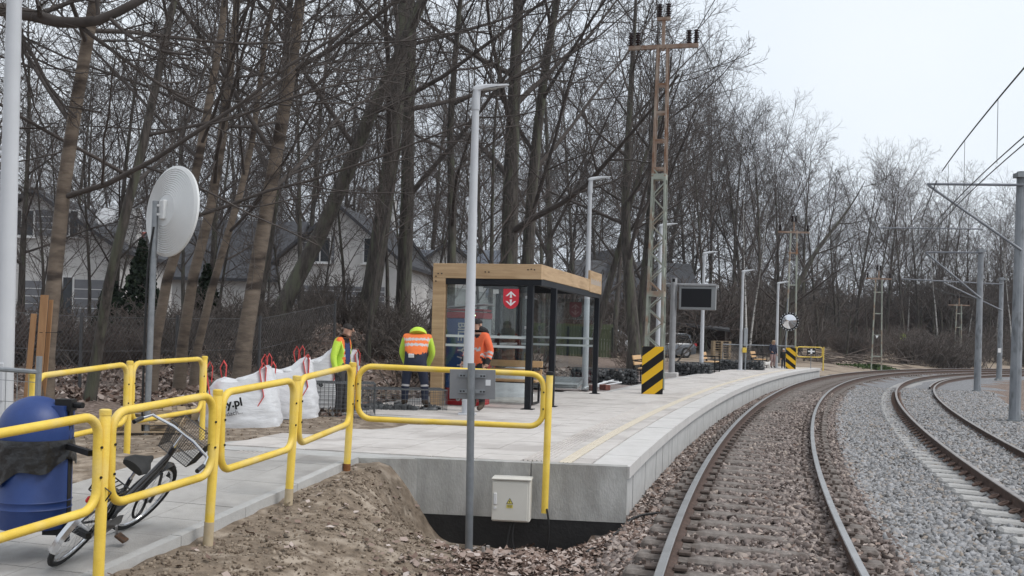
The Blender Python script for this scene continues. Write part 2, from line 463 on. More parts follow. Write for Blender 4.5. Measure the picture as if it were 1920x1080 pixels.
SLEEP = 0.62
def near_sleeper(s_): return np.abs((s_ / SLEEP) % 1.0 - .5)      # .5 at the sleeper centre
sp = []
x, y, s_, o_ = on_track(92000, 2, 46, 1.25, 6.8, 1.45); P = np.stack([x, y, ground(x, y)], 1); k = seen(P)
k &= ~((o_ > 2.25) & (o_ < 5.1) & (near_sleeper(s_) > .32) & (rs.rand(len(x)) < .5))
P = P[k][:58000]; sz = .036 + .034 * rs.rand(len(P))
Vs, Ts = stones_np(P, sz); tn = np.repeat(np.clip(.62 + .25 * rs.randn(len(P)), 0, 1), 12)
stone_mat = vary_mat('ballast_stone', [(.065, .062, .06), (.15, .145, .142), (.25, .25, .255), (.35, .35, .36), (.29, .25, .215)], .9)
tag(npmesh('ballast_stones', Vs, Ts, stone_mat, tint=tn), 'loose pale grey ballast stones between and around the two tracks', 'ballast', kind='stuff')
x, y, s_, o_ = on_track(44000, 2, 36, -1.38, 1.35, 1.4); P = np.stack([x, y, ground(x, y)], 1); k = seen(P)
k &= ~((near_sleeper(s_) > .33) & (np.abs(o_) < .9) & (rs.rand(len(x)) < .22)
     | (near_sleeper(s_) > .27) & (np.abs(o_) > .78) & (np.abs(o_) < 1.08))
P = P[k][:26000]; sz = .034 + .034 * rs.rand(len(P)); Vs, Ts = stones_np(P, sz)
bstone = vary_mat('stained_ballast_stone', [(.05, .038, .033), (.12, .095, .085), (.20, .165, .15), (.30, .255, .235), (.36, .30, .26)], .9)
tag(npmesh('stained_ballast', Vs, Ts, bstone, tint=np.repeat(np.clip(.5 + .27 * rs.randn(len(P)), 0, 1), 12)), 'brown stained ballast stones lying between the platform side rails', 'ballast', kind='stuff')
# dead leaves: pit and mound foot, platform gutter, between the rails, bank behind the platform
pts = []
x = -3.2 + 6 * rs.rand(44000); y = 5.0 + 6.2 * rs.rand(44000); S_, O_ = so_of(x, y); t_, w_ = ramp_tw(x, y)
dens = sst(1.15, 2.5, -w_) * 0.98 + .012; k = (O_ < -.9) & (w_ < -.05) & (rs.rand(len(x)) < dens); pts.append(np.stack([x[k], y[k]], 1))
x, y, s_, o_ = on_track(24000, 5, 46, -1.38, -.85, 1.5); pts.append(np.stack([x, y], 1))
x, y, s_, o_ = on_track(9000, 2, 30, -1.0, 1.5, 1.4); pts.append(np.stack([x, y], 1))
x = -4.5 + 4.6 * rs.rand(420); y = 5.5 + 6 * rs.rand(420); t_, w_ = ramp_tw(x, y); k = (w_ < -.05) & (w_ > -1.6); pts.append(np.stack([x[k], y[k]], 1))
A = np.concatenate(pts); P = np.stack([A[:, 0], A[:, 1], ground(A[:, 0], A[:, 1])], 1); P = P[seen(P)]
Vs, Ts = leaves_np(P, .025 + .075 * rs.rand(len(P)) ** 1.7)
leaf_mat = vary_mat('dead_leaf', [(.055, .034, .026), (.13, .085, .066), (.24, .175, .145), (.38, .31, .275), (.50, .435, .40)], .8)
tag(npmesh('dead_leaves', Vs, Ts, leaf_mat, tint=np.repeat(np.clip(.5 + .28 * rs.randn(len(P)), 0, 1), 4)), 'dead brown leaves carpeting the pit and the platform foot', 'leaves', kind='stuff')
x = -14 + 22 * rs.rand(26000); y = 17 + 26 * rs.rand(26000); S_, O_ = so_of(x, y); k = (O_ < -6.2) & ~in_poly(x, y, PAVE)
P = np.stack([x[k], y[k], ground(x[k], y[k])], 1); P = P[seen(P)]; Vs, Ts = leaves_np(P, .09 + .07 * rs.rand(len(P)), .6)
tag(npmesh('forest_leaves', Vs, Ts, leaf_mat, tint=np.repeat(np.clip(.42 + .26 * rs.randn(len(P)), 0, 1), 4)), 'dead leaves on the wood floor behind the platform', 'leaves', kind='stuff')
# clods on the soil mound and on the soil patch
x = -3.0 + 2.9 * rs.rand(14000); y = 5.8 + 5.3 * rs.rand(14000); t_, w_ = ramp_tw(x, y); S_, O_ = so_of(x, y); k = (w_ < -.08) & (w_ > -2.0) & (O_ < -1.4)
x2 = -5.5 + 5.5 * rs.rand(3500); y2 = 11.5 + 6.5 * rs.rand(3500); t2, w2 = ramp_tw(x2, y2); k2 = (w2 > 2.0) & ~in_poly(x2, y2, PAVE)
x = np.concatenate([x[k], x2[k2]]); y = np.concatenate([y[k], y2[k2]]); P = np.stack([x, y, ground(x, y)], 1)
Vs, Ts = stones_np(P, .005 + .030 * rs.rand(len(P)) ** 4, .1)
clod = vary_mat('soil_clod', [(.10, .076, .056), (.17, .132, .10), (.24, .19, .145), (.31, .255, .20)], .95)
tag(npmesh('soil_clods', Vs, Ts, clod, tint=np.repeat(rs.rand(len(P)), 12)), 'crumbly brown soil clods on the mound beside the ramp', 'soil', kind='stuff')

# ------------------------------------------------------------------ tracks
sleeper_m = mat('sleeper_concrete', (.10, .085, .076), (.25, .22, .20), 7, .9, .5, 40, c3=(.09, .07, .06), scale3=4)
sleeper_n = mat('new_sleeper_concrete', (.30, .295, .285), (.44, .43, .42), 6, .9, .4, 40)
rail_side = mat('rail_rust_side', (.055, .036, .029), (.12, .075, .058), 12, .8, .4, 60)
rail_top = mat('rail_polished_top', (.30, .30, .30), (.42, .42, .42), 3, .35, 0, metal=.55, stretch=(1, 1, 1))
rail_top2 = mat('rail_dull_top', (.22, .20, .19), (.33, .31, .30), 3, .5, 0, metal=.3)
PROF = [(-.067, -.165), (.067, -.165), (.067, -.150), (.012, -.135), (.010, -.045), (.033, -.033), (.035, -.008), (.028, 0), (-.028, 0), (-.035, -.008), (-.033, -.033), (-.010, -.045), (-.012, -.135), (-.067, -.150)]
def rail(name, off, z, s0, s1, par, topm, step=.6):
    b = MB(); secs = []
    for s in np.arange(s0, s1 + .01, step):
        secs.append([tk(s, off + px, z + pz) for px, pz in PROF])
    n = len(PROF); vs = [p for q in secs for p in q]; fs = []; ms = []
    for i in range(len(secs) - 1):
        for j in range(n):
            j2 = (j + 1) % n; fs.append((i * n + j, i * n + j2, (i + 1) * n + j2, (i + 1) * n + j)); ms.append(1 if j in (6, 7, 8) else 0)
    b.add(vs, fs); b.m = ms
    return b.build(name, [rail_side, topm], par, world=True)
t1 = thing('railway_track', 'rusty curved railway track with worn sleepers beside the platform', None, kind='structure')
rail('rail', -.75, .03, -8, 110, t1, rail_top); rail('rail', .75, -.03, -8, 110, t1, rail_top)
t2 = thing('railway_track', 'newer curved railway track with ring clips in pale ballast', None, kind='structure')
O2 = 3.69
rail('rail', O2 - .69, -.06, -4, 112, t2, rail_top2); rail('rail', O2 + .69, -.13, -4, 112, t2, rail_top2)
rail('check_rail', O2 + .50, -.12, 45, 80, t2, rail_top2)
sb = MB(); sb.bbox((0, 0, -.10), (2.12, .25, .20), .03)
sl1 = sb.mesh('sleeper', sleeper_m); sb = MB(); sb.bbox((0, 0, -.10), (2.4, .25, .20), .03); sl2 = sb.mesh('sleeper', sleeper_n)
n = 0
for i in range(-6, 165):
    s = (i + .5) * SLEEP; h = tkh(s)
    if n < 170:
        share('sleeper', sl1, t1, tk(s, rnd.uniform(-.03, .03), -.150 + rnd.uniform(-.012, .006)), (0, R(2.2), -h + rnd.uniform(-.012, .012))); n += 1
    if i < 130: share('sleeper', sl2, t2, tk(s, O2, -.266 - .045 * float(sst(7, 20, s))), (0, R(3), -h))
# spring clips: rings on the newer track, small plates on the old one
cb = MB(); pr = []
for a in range(10):
    t = 2 * math.pi * a / 10; pr.append(Vector((.0 + .055 * math.cos(t), .075 * math.sin(t), .025 + .02 * math.cos(t))))
cb.tube(pr, .016, 6, closed=True)
clip = cb.mesh('rail_clip', mat('clip_rust', (.10, .062, .048), (.17, .11, .085), 20, .75), True)
pb = MB(); pb.bbox((-.02, 0, 0), (.11, .12, .03), .006); pb.lathe([(.018, .015), (.018, .05), (.008, .055)], 6, (.045, 0, 0))
plate = pb.mesh('rail_clip', mat('old_clip_rust', (.07, .052, .044), (.13, .10, .085), 20, .8))
for i in range(0, 64):
    s = (i + .5) * SLEEP; h = tkh(s)
    for off, z, sg in ((O2 - .69, -.06, -1), (O2 - .69, -.06, 1), (O2 + .69, -.13, -1), (O2 + .69, -.13, 1)):
        share('rail_clip', clip, t2, tk(s, off + sg * .095, z - .160), (0, 0, -h))
    if i < 40:
        for off, z in ((-.75, .03), (.75, -.03)):
            for sg in (-1, 1):
                share('rail_clip', plate, t1, tk(s, off + sg * .135, z - .135), (0, 0, -h + (0 if sg > 0 else math.pi)))

# ------------------------------------------------------------------ platform
conc = mat('platform_concrete', (.36, .355, .345), (.46, .455, .445), 5, .85, .25, 60, c3=(.30, .29, .28), scale3=2)
slabm = mat('paving_slab', (.47, .44, .415), (.57, .54, .515), 3.5, .85, .2, 90, c3=(.40, .37, .35), scale3=1.3)
copem = mat('coping_concrete', (.48, .465, .45), (.57, .555, .54), 4, .8, .15, 80)
wallm = mat('wall_concrete', (.30, .298, .285), (.47, .465, .45), 4, .85, .35, 45, c3=(.26, .25, .235), scale3=1.4, stretch=(1.3, 1.3, .55), detail=10)
panelm = mat('facing_concrete', (.40, .40, .395), (.50, .50, .49), 4, .85, .2, 40)
tary = mat('bitumen', (.010, .010, .011), (.022, .021, .021), 6, .6, .3, 30)
yelp = mat('yellow_paver', (.53, .475, .385), (.59, .535, .445), 6, .85, .2, 80)
plat = thing('platform', 'curved grey concrete railway platform with ribbed safety strip', None, (0, 12, 0), kind='structure')
pb = MB()
kk = len(PAVE); pb.prism(PAVE, -.7, PLZ - .012)
pb.build('platform_base', conc, plat, world=True)
def cell(s0, s1, o0, o1, z0, z1, mb, gap=.004):
    q = [tk(s0 + gap, o0 + gap), tk(s0 + gap, o1 - gap), tk(s1 - gap, o1 - gap), tk(s1 - gap, o0 + gap)]
    vs = [Vector((p.x, p.y, z)) for z in (z0, z1) for p in q]
    mb.add(vs, [(3, 2, 1, 0), (4, 5, 6, 7), (0, 1, 5, 4), (1, 2, 6, 5), (2, 3, 7, 6), (3, 0, 4, 7)])
S0, S1 = 6.07, 52.0
far = MB(); cnt = 0
for s in np.arange(S0, S1, .5):
    for o in np.arange(-2.53, -7.6, -.5):
        c = tk(s + .25, o - .25)
        if not bool(in_poly([c.x], [c.y], PAVE)[0]): continue
        dz = rnd.uniform(-.0015, .0015)
        if s < 23 and cnt < 290:
            m1 = MB(); cell(s, s + .5, o - .5, o, PLZ - .03, PLZ + dz, m1); m1.build('paving_slab', slabm, plat, world=True); cnt += 1
        else: cell(s, s + .5, o - .5, o, PLZ - .03, PLZ + dz, far)
ob = far.build('paving_slabs', slabm, plat, world=True); ob['kind'] = 'stuff'
m2 = MB()
for s in np.arange(S0, S1 - .3, .5):
    cell(s, s + .5, -1.98, -1.768, PLZ - .03, PLZ + rnd.uniform(-.001, .001), m2); cell(s, s + .5, -2.23, -2.12, PLZ - .03, PLZ, m2)
ob = m2.build('edge_slabs', slabm, plat, world=True); ob['kind'] = 'stuff'
m3 = MB()
for s in np.arange(S0, S1 - .3, .5): cell(s, s + .5, -2.12, -1.98, PLZ - .03, PLZ + .002, m3, .006)
ob = m3.build('yellow_strip', yelp, plat, world=True); ob['label'] = 'faded yellow warning strip'
m3 = MB()
for s in np.arange(S0, S1 - .3, .5): cell(s, s + .5, -2.53, -2.23, PLZ - .03, PLZ - .004, m3, .004)
m3.build('tactile_slabs', slabm, plat, world=True)['kind'] = 'stuff'
for o in np.arange(-2.50, -2.24, .05):
    m4 = MB(); secs = []
    for s in np.arange(S0 + .02, S1 - .3, 1.0): secs.append([tk(s, o - .013, PLZ - .004), tk(s, o + .013, PLZ - .004), tk(s, o + .008, PLZ + .014), tk(s, o - .008, PLZ + .014)])
    m4.strip(secs); m4.build('tactile_rib', slabm, plat, world=True)
for o in np.arange(-2.105, -1.99, .045):
    m4 = MB(); secs = []
    for s in np.arange(S0 + .02, S1 - .3, 1.0): secs.append([tk(s, o - .011, PLZ - .004), tk(s, o + .011, PLZ - .004), tk(s, o + .007, PLZ + .009), tk(s, o - .007, PLZ + .009)])
    m4.strip(secs); m4.build('tactile_rib', yelp, plat, world=True)
for s in np.arange(S0 - .02, S1, 1.0):
    m5 = MB(); cell(s, min(s + 1.0, S1), -1.75, -1.34, PLZ - .125, PLZ + rnd.uniform(-.002, .004), m5, .004); m5.build('coping_slab', copem, plat, world=True)
for s in np.arange(S0, S1, .42):
    m5 = MB(); cell(s, min(s + .42, S1), -1.50, -1.40 + rnd.uniform(-.004, .004), -.55, PLZ - .125, m5, .005); m5.build('wall_panel', panelm, plat, world=True)
# end wall: two precast panels on a black coated footing
EC = tk(S0, -1.40); EL = Vector((-0.95, 11.50, 0)); eu = (EL - EC); eu.z = 0; elen = eu.length; eu.normalize(); en = Vector((eu.y, -eu.x, 0))
if en.y > 0: en = -en
def wallbox(t0, t1, z0, z1, thick, mb, out=0.0):
    p = [EC + eu * t0 + en * out, EC + eu * t1 + en * out, EC + eu * t1 + en * (out - thick), EC + eu * t0 + en * (out - thick)]
    vs = [Vector((q.x, q.y, z)) for z in (z0, z1) for q in p]
    mb.add(vs, [(0, 1, 2, 3), (7, 6, 5, 4), (0, 4, 5, 1), (1, 5, 6, 2), (2, 6, 7, 3), (3, 7, 4, 0)])
for a, b_ in ((-.03, .98), (.99, elen + .05)):
    m6 = MB(); wallbox(a, b_, -.235, PLZ + .004, .16, m6, .06); m6.build('end_wall_panel', wallm, plat, world=True)
m6 = MB(); wallbox(-.02, elen + .04, -.62, -.235, .15, m6, .055); m6.build('coated_footing', tary, plat, world=True)
m6 = MB(); p0 = Vector((-.98, 11.42, 0)); p1 = Vector((-1.66, 11.38, 0))
m6.prism([(p0.x, p0.y), (p1.x, p1.y), (p1.x + .02, p1.y + .14), (p0.x, p0.y + .14)], -.35, PLZ - .004); m6.build('return_wall', wallm, plat, world=True)
pb = MB(); c = tk(S1, -1.4); d = tk(S1, -4.25); pb.prism([(c.x, c.y), (d.x, d.y), (d.x + .05, d.y + .12), (c.x + .05, c.y + .12)], -.4, PLZ + .003); pb.build('end_wall_panel', copem, plat, world=True)

# ------------------------------------------------------------------ ramp
ramp = thing('ramp', 'sloping grey paved ramp climbing to the platform end', None, (RA.x, RA.y, 0), kind='structure')
rampm = mat('ramp_slab', (.33, .315, .30), (.43, .415, .395), 3, .85, .25, 70, c3=(.27, .255, .24), scale3=1.2)
def rp(t, wv, dz=0.0):
    p = RA + RU * t + RV * wv; return Vector((p.x, p.y, float(ramp_z(p.y)) + dz))
def rcell(t0, t1, w0, w1, mb, zt=0.0, zb=-.06, g_=.003):
    q = [(t0 + g_, w0 + g_), (t1 - g_, w0 + g_), (t1 - g_, w1 - g_), (t0 + g_, w1 - g_)]
    vs = [rp(a, b, zb) for a, b in q] + [rp(a, b, zt) for a, b in q]
    mb.add(vs, [(0, 3, 2, 1), (4, 5, 6, 7), (0, 1, 5, 4), (1, 2, 6, 5), (2, 3, 7, 6), (3, 0, 4, 7)])
TE = 4.75
for t in np.arange(-3.75, TE - .1, .5):
    for wv in np.arange(.10, 1.85, .45):
        m7 = MB(); rcell(t, t + .5, wv, wv + .45, m7, rnd.uniform(-.001, .002)); m7.build('paving_slab', rampm, ramp, world=True)
for t in np.arange(-3.75, TE - .1, 1.0):
    m7 = MB(); rcell(t, min(t + 1.0, TE), -.0, .095, m7, .012 + rnd.uniform(-.002, .003), -.24); m7.build('kerb_stone', mat('kerb_concrete', (.37, .365, .355), (.47, .465, .455), 5, .85, .2, 60), ramp, world=True)
for k in range(6):
    m7 = MB(); wv = 1.08 + k * .055; rcell(-3.7, TE, wv, wv + .028, m7, .008, -.002); m7.build('tactile_rib', slabm, ramp, world=True)
# ================================================================== THINGS NEAR THE PLATFORM
yellow = mat('yellow_paint', (.66, .45, .05), (.80, .58, .10), 4, .45, .12, 60, c3=(.70, .53, .17), scale3=3, spec=.4, detail=10)
black_m = mat('black_metal', (.010, .010, .011), (.018, .018, .02), 10, .5, .05, 60, spec=.25)
galv = mat('galvanised_steel', (.20, .215, .23), (.30, .315, .33), 9, .45, .1, 40, metal=.5)
galv2 = mat('pale_galvanised', (.34, .35, .36), (.44, .45, .46), 6, .5, .05, 40, metal=.3)
white_paint = mat('white_paint', (.60, .61, .63), (.68, .69, .71), 2, .45)
rusty = mat('rust_stain', (.16, .06, .02), (.26, .11, .04), 30, .9)

# ---------------------------------------------------------------- yellow guard railings
def post(par, top, base, r=.036, sink=.12, capm=None):
    d = (top - base).normalized(); b = base - d * sink
    m = MB(); m.tube([b, top - d * .01, top], [r, r, r * .8], 14); po = m.build('post', yellow, par, world=True, smooth=True)
    m = MB(); m.tube([top - d * .035, top - d * .002, top + d * .004], [r + .003, r + .003, r * .7], 14); m.build('post_cap', capm or yellow, po, world=True, smooth=True)
    return po
def loop(par, a, b, h, r=.030, rc=.13, ins=.065):
    """rounded tube frame hung between two post tops a and b"""
    u = (b - a); L = u.length; u.normalize(); zz = Vector((0, 0, 1)); z0 = -.03
    c = [(ins, z0), (L - ins, z0), (L - ins, z0 - h), (ins, z0 - h)]; pts = []
    for i, (cx_, cz_) in enumerate(c):
        sx = 1 if i in (0, 3) else -1; sz_ = -1 if i in (0, 1) else 1
        ox, oz = cx_ + sx * rc, cz_ + sz_ * rc; a0 = [180, 90, 0, -90][i]
        for k in range(7):
            t = R(a0 - 90 * k / 6); pts.append(a + u * (ox + rc * math.cos(t)) + zz * (oz + rc * math.sin(t)))
    m = MB(); m.tube(pts, r, 10, closed=True); o = m.build('rail_loop', yellow, par, world=True, smooth=True)
    nrm = u.cross(zz).normalized()
    if nrm.y > 0: nrm = -nrm
    for x in (ins, L - ins):
        for q in (.34, .66):
            m = MB(); c_ = a + u * x + zz * (z0 - h * q); m.tube([c_, c_ + nrm * (r + .007)], .009, 8); m.build('bolt', black_m, o, world=True)
    return o
FP = [((198, 768), (184, 1086), 6.9), ((409, 731), (391, 1003), 8.1), ((557, 705), (541, 937), 9.45), ((662, 680), (650, 882), 10.95), ((1031, 697), (1021, 962), 11.02)]
tops = [at(*t, d) for t, b, d in FP]; bases = [at(*b, d) for t, b, d in FP]
rail1 = thing('guard_railing', 'yellow tubular railing along the ramp kerb and platform end', 'railing', (bases[0].x, bases[0].y, 0))
step = tops[0] - tops[1]
t0, b0 = tops[0] + step, bases[0] + (bases[0] - bases[1])
for i, (t, b) in enumerate(zip([t0] + tops, [b0] + bases)):
    po = post(rail1, t, b, sink=.25 if i < 5 else 0.0, capm=black_m if i == 5 else None)
    if 2 <= i <= 4:
        d = (t - b).normalized(); m = MB(); m.tube([b - d * .1, b + d * (.10 if i < 4 else .07)], .0385, 14)
        m.build('base_sleeve', rusty if i == 4 else mat('bare_post_foot', (.42, .33, .20), (.50, .42, .30), 12, .8), po, world=True, smooth=True)
al = [t0] + tops
for i in range(4): loop(rail1, al[i], al[i + 1], .60 if i < 3 else .585)
loop(rail1, al[4], al[5], .54, rc=.14, ins=.06)
BP = [((61, 701), 10.3), ((244, 677), 12.0), ((384, 668), 13.8)]
bt = [at(*p, d) for p, d in BP]
rail2 = thing('guard_railing', 'yellow tubular railing behind the ramp in front of wire fence', 'railing', (bt[1].x, bt[1].y, 0))
for t in bt: post(rail2, t, Vector((t.x - .01, t.y, t.z - 1.1)), sink=.2)
for i in range(2): loop(rail2, bt[i], bt[i + 1], .66)

# ---------------------------------------------------------------- litter bin
binb = mat('bin_blue', (.008, .030, .135), (.014, .045, .18), 5, .48, .05, 30, spec=.5)
bagm = mat('bin_bag', (.008, .008, .009), (.016, .016, .017), 14, .28, 1.0, 7, spec=.5)
bc = at(66, 870, 7.35); bz0, bz1 = at(66, 986, 7.35).z, at(66, 742, 7.35).z; br = .24
lb = thing('litter_bin', 'blue domed metal litter bin with black bag on ramp railing', 'litter bin', (bc.x, bc.y, bz0))
H_ = bz1 - bz0
m = MB(); m.lathe([(br * .96, 0), (br, .02), (br, .13), (br + .006, .137), (br, .145), (br, .18), (br + .006, .187), (br, .195), (br, H_ - .27)], 32); m.build('bin_body', binb, lb, smooth=True)
m = MB(); m.lathe([(br * 1.0 + .002, H_ - .30)] + [((br + .004) * math.cos(R(a)), H_ - .24 + .24 * math.sin(R(a))) for a in range(0, 89, 8)], 32); hood = m.build('bin_hood', binb, lb, smooth=True)
fx = at(122, 870, 7.35).x - bc.x
m = MB(); m.box((fx - .05, 0, H_ - .11), (.14, .18, .10)); m.build('hood_bracket', binb, hood)
# crumpled bag draped over the rim
m = MB(); vs = []; fs = []; nb_ = 48; rows = 9
for i in range(rows):
    q = i / (rows - 1)
    for j in range(nb_):
        t = 2 * math.pi * j / nb_; low = .23 + .08 * math.sin(t * 1 + 4.6) + .03 * math.sin(5 * t)
        rr = br + .008 + .020 * abs(math.sin(6 * t + 4 * q)) * q + .006 * rnd.random() * (1 if 0 < i else 0)
        vs.append((rr * math.cos(t), rr * math.sin(t), H_ - .29 - q * low))
for i in range(rows - 1):
    for j in range(nb_):
        j2 = (j + 1) % nb_; fs.append((i * nb_ + j, (i + 1) * nb_ + j, (i + 1) * nb_ + j2, i * nb_ + j2))
m.add(vs, fs); m.build('bin_bag', bagm, lb, smooth=True)
m = MB(); m.ab(fx - .035, fx + .035, -.03, .03, -.10, H_ - .06); m.build('bin_post', black_m, lb)
pz = bases[0] - lb.location
for zc in (.02, .56):
    m = MB(); m.tube([Vector((fx, 0, zc)), Vector((at(170, 860, 6.95).x - bc.x, 6.95 - bc.y, zc - .0))], .026, 4); m.build('bracket_arm', black_m, lb)
m = MB(); m.ab(fx - .06, fx + .05, -.05, .05, .80, .88); m.tube([(fx + .05, 0, .84), (fx + .12, -.02, .84)], .022, 8); m.build('hinge', black_m, lb)
m = MB(); m.ab(fx - .12, fx + .02, -.06, .06, -.05, .03); m.build('foot_bracket', black_m, lb)

# ---------------------------------------------------------------- bicycle leaning into the railing
def bicycle():
    r0 = at(108, 1056, 7.18); ang = math.atan2(1.05, .09)
    zg = float(ramp_z(7.18))
    b = thing('bicycle', 'black city bicycle with wire basket leaning into the yellow railing', 'bicycle', (r0.x, r0.y, zg + .008), 0)
    b.scale = (.94, .94, .94)
    M3 = Matrix.Rotation(ang, 3, 'Z') @ Matrix.Rotation(-.066, 3, 'Y') @ Matrix.Rotation(R(36), 3, 'X')     # wheel plane leans to its right
    def T(p): return M3 @ Vector(p)
    tyre = mat('tyre_rubber', (.014, .014, .014), (.022, .022, .022), 30, .85); chrome = mat('chrome', (.55, .56, .58), (.65, .66, .68), 4, .2, metal=.9)
    fr = mat('bicycle_frame_black', (.012, .012, .014), (.02, .02, .024), 5, .3, spec=.6); steel = mat('spoke_steel', (.35, .35, .36), (.45, .45, .46), 5, .4, metal=.7)
    wr = .335
    def wheel(cx_, name, steer=0.0):
        S3 = Matrix.Rotation(steer, 3, 'Z')
        def W(a, r, y=0.0):
            p = S3 @ Vector((r * math.cos(a), y, r * math.sin(a))); return T((cx_ + p.x, p.y, wr + p.z))
        pts = [W(2 * math.pi * i / 36, wr - .02) for i in range(36)]
        m = MB(); m.tube(pts, .021, 8, closed=True); wo = m.build('wheel', tyre, b, smooth=True)
        m = MB(); m.tube([W(2 * math.pi * i / 36, wr - .048) for i in range(36)], .011, 6, closed=True); m.build('rim', chrome, wo, smooth=True)
        m = MB()
        for i in range(28):
            a = 2 * math.pi * i / 28; sd_ = .025 if i % 2 else -.025; m.tube([W(a + .5 * (1 if i % 4 < 2 else -1), .02, sd_), W(a, wr - .05)], .0014, 3, cap=False)
        m.build('spokes', steel, wo)
        m = MB(); m.tube([W(0, 0, -.05), W(0, 0, .05)], .022, 10); m.build('hub', steel, wo, smooth=True)
        return wo
    wheel(0, 'rear'); wheel(1.0, 'front', R(-10))
    hd0, hd1 = (.86, 0, .66), (.80, 0, .90); bb = (.44, 0, .28); st = (.26, 0, .72)
    m = MB()
    m.tube([T(hd0), T(hd1)], .022, 10); m.tube([T((.845, 0, .72)), T((.66, 0, .45)), T(bb)], .020, 8); m.tube([T((.82, 0, .83)), T((.55, 0, .52)), T((.39, 0, .40))], .017, 8)
    m.tube([T(bb), T(st)], .017, 8)
    for y in (-.05, .05): m.tube([T(bb), T((0, y, wr))], .010, 6); m.tube([T((.30, 0, .62)), T((0, y, wr))], .009, 6)
    m.build('frame', fr, b, smooth=True)
    m = MB(); 
    for y in (-.06, .06): m.tube([T((.87, y * .5, .64)), T((.94, y, .50)), T((1.0, y, wr))], .012, 6)
    m.build('fork', fr, b, smooth=True)
    def fend(cx_, a0, a1, name, mt):
        m = MB(); secs = []
        for i in range(15):
            a = R(a0 + (a1 - a0) * i / 14); secs.append([T((cx_ + (wr + q) * math.cos(a), y, wr + (wr + q) * math.sin(a))) for y, q in ((-.03, .005), (0, .018), (.03, .005), (0, .014))])
        m.strip(secs); m.build('mudguard', mt, b, smooth=True)
    fend(0, 35, 200, 'r', chrome); fend(1.0, 20, 160, 'f', fr)
    m = MB(); secs = []
    for x, wd, zt in ((-.13, .085, 0), (-.09, .10, .012), (0, .085, .018), (.08, .04, .015), (.16, .022, .01), (.18, .012, 0)):
        secs.append([T((.24 + x, wd * math.cos(R(t)), .86 + zt + .035 * max(-.6, math.sin(R(t))))) for t in range(0, 360, 30)])
    m.strip(secs); m.build('saddle', mat('saddle_black', (.012, .012, .012), (.022, .022, .022), 20, .7), b, smooth=True)
    m = MB(); m.tube([T(st), T((.235, 0, .84))], .013, 8); m.build('seat_post', chrome, b, smooth=True)
    hb = [(.66, -.30, .98), (.74, -.27, 1.02), (.80, -.10, 1.03), (.80, .10, 1.03), (.74, .27, 1.02), (.66, .30, .98)]
    m = MB(); m.tube([T(p) for p in hb], .012, 8); m.tube([T(hd1), T((.80, 0, 1.03))], .012, 8); ho = m.build('handlebar', chrome, b, smooth=True)
    for sg in (0, -1):
        p = hb[sg]; q = (p[0] - .11, p[1] * 1.02, p[2] - .02); m = MB(); m.tube([T(p), T(q)], .018, 8); m.build('grip', fr, ho, smooth=True)
    # basket of wire mesh
    m = MB(); x0, x1, y0, z0, z1 = .90, 1.17, .17, .78, 1.02
    def bw(u, v, side):
        k = .82 + .18 * v; z = z0 + (z1 - z0) * v
        if side == 0: return T((x0 + (x1 - x0) * .5 + (u - .5) * (x1 - x0) * k, -y0 * k, z))
        if side == 1: return T((x0 + (x1 - x0) * .5 + (u - .5) * (x1 - x0) * k, y0 * k, z))
        if side == 2: return T(((x0 + x1) / 2 - (x1 - x0) / 2 * k, (u - .5) * 2 * y0 * k, z))
        return T(((x0 + x1) / 2 + (x1 - x0) / 2 * k, (u - .5) * 2 * y0 * k, z))
    for sdn in range(4):
        for i in range(19):
            u = i / 18; m.tube([bw(u, 0, sdn), bw(u, 1, sdn)], .0016, 3, cap=False)
        for i in range(13): m.tube([bw(0, i / 12, sdn), bw(1, i / 12, sdn)], .0016 if 0 < i < 12 else .005, 3, cap=False)
    for i in range(14): m.tube([T((x0 + .02 + (x1 - x0 - .04) * i / 13, -.14, z0)), T((x0 + .02 + (x1 - x0 - .04) * i / 13, .14, z0))], .0016, 3, cap=False)
    m.build('basket', fr, b)
    m = MB()
    for y in (-.07, -.035, 0, .035, .07): m.tube([T((-.24, y, .70)), T((.16, y, .70))], .005, 5)
    for x in (-.24, -.04, .16): m.tube([T((x, -.07, .70)), T((x, .07, .70))], .006, 5)
    for y in (-.07, .07): m.tube([T((-.1, y, .70)), T((0, y, wr))], .005, 5); m.tube([T((-.24, y, .70)), T((-.24, y, .78))], .005, 5)
    m.tube([T((-.24, -.07, .78)), T((-.24, .07, .78))], .005, 5); m.build('luggage_rack', fr, b)
    m = MB(); m.bbox(T((-.27, 0, .66)), (.05, .07, .05), .01, M3); m.build('rear_light', mat('red_reflector', (.45, .01, .012), None, rough=.2), b)
    m = MB(); m.tube([T((.44, -.06, .28)), T((.44, .06, .28))], .02, 8); m.tube([T((.44, -.08, .28)), T((.56, -.09, .17))], .010, 6); m.tube([T((.44, .08, .28)), T((.32, .09, .39))], .010, 6)
    cr_ = m.build('crank', steel, b, smooth=True)
    for p in ((.56, -.14, .17), (.32, .14, .39)): m = MB(); m.bbox(T(p), (.09, .09, .025), .006, M3); m.build('pedal', mat('pedal_amber', (.12, .05, .015), (.03, .03, .03), 30, .5), cr_)
    m = MB(); secs = []
    for x, hh in ((-.03, .05), (.05, .062), (.25, .06), (.42, .085), (.53, .06)):
        z = wr + (.28 - wr) * min(1, max(0, x / .44)); secs.append([T((x, -.055, z - hh)), T((x, -.075, z)), T((x, -.055, z + hh)), T((x, -.045, z))])
    m.strip(secs); m.build('chain_guard', fr, b, smooth=True)
    m = MB(); m.tube([T((.58 + .10 * math.cos(t_), -.10 + .03 * math.sin(t_), .46 + .10 * math.sin(t_))) for t_ in np.arange(0, 6.28, .35)], .011, 6, closed=True); m.build('lock', black_m, b, smooth=True)
bicycle()

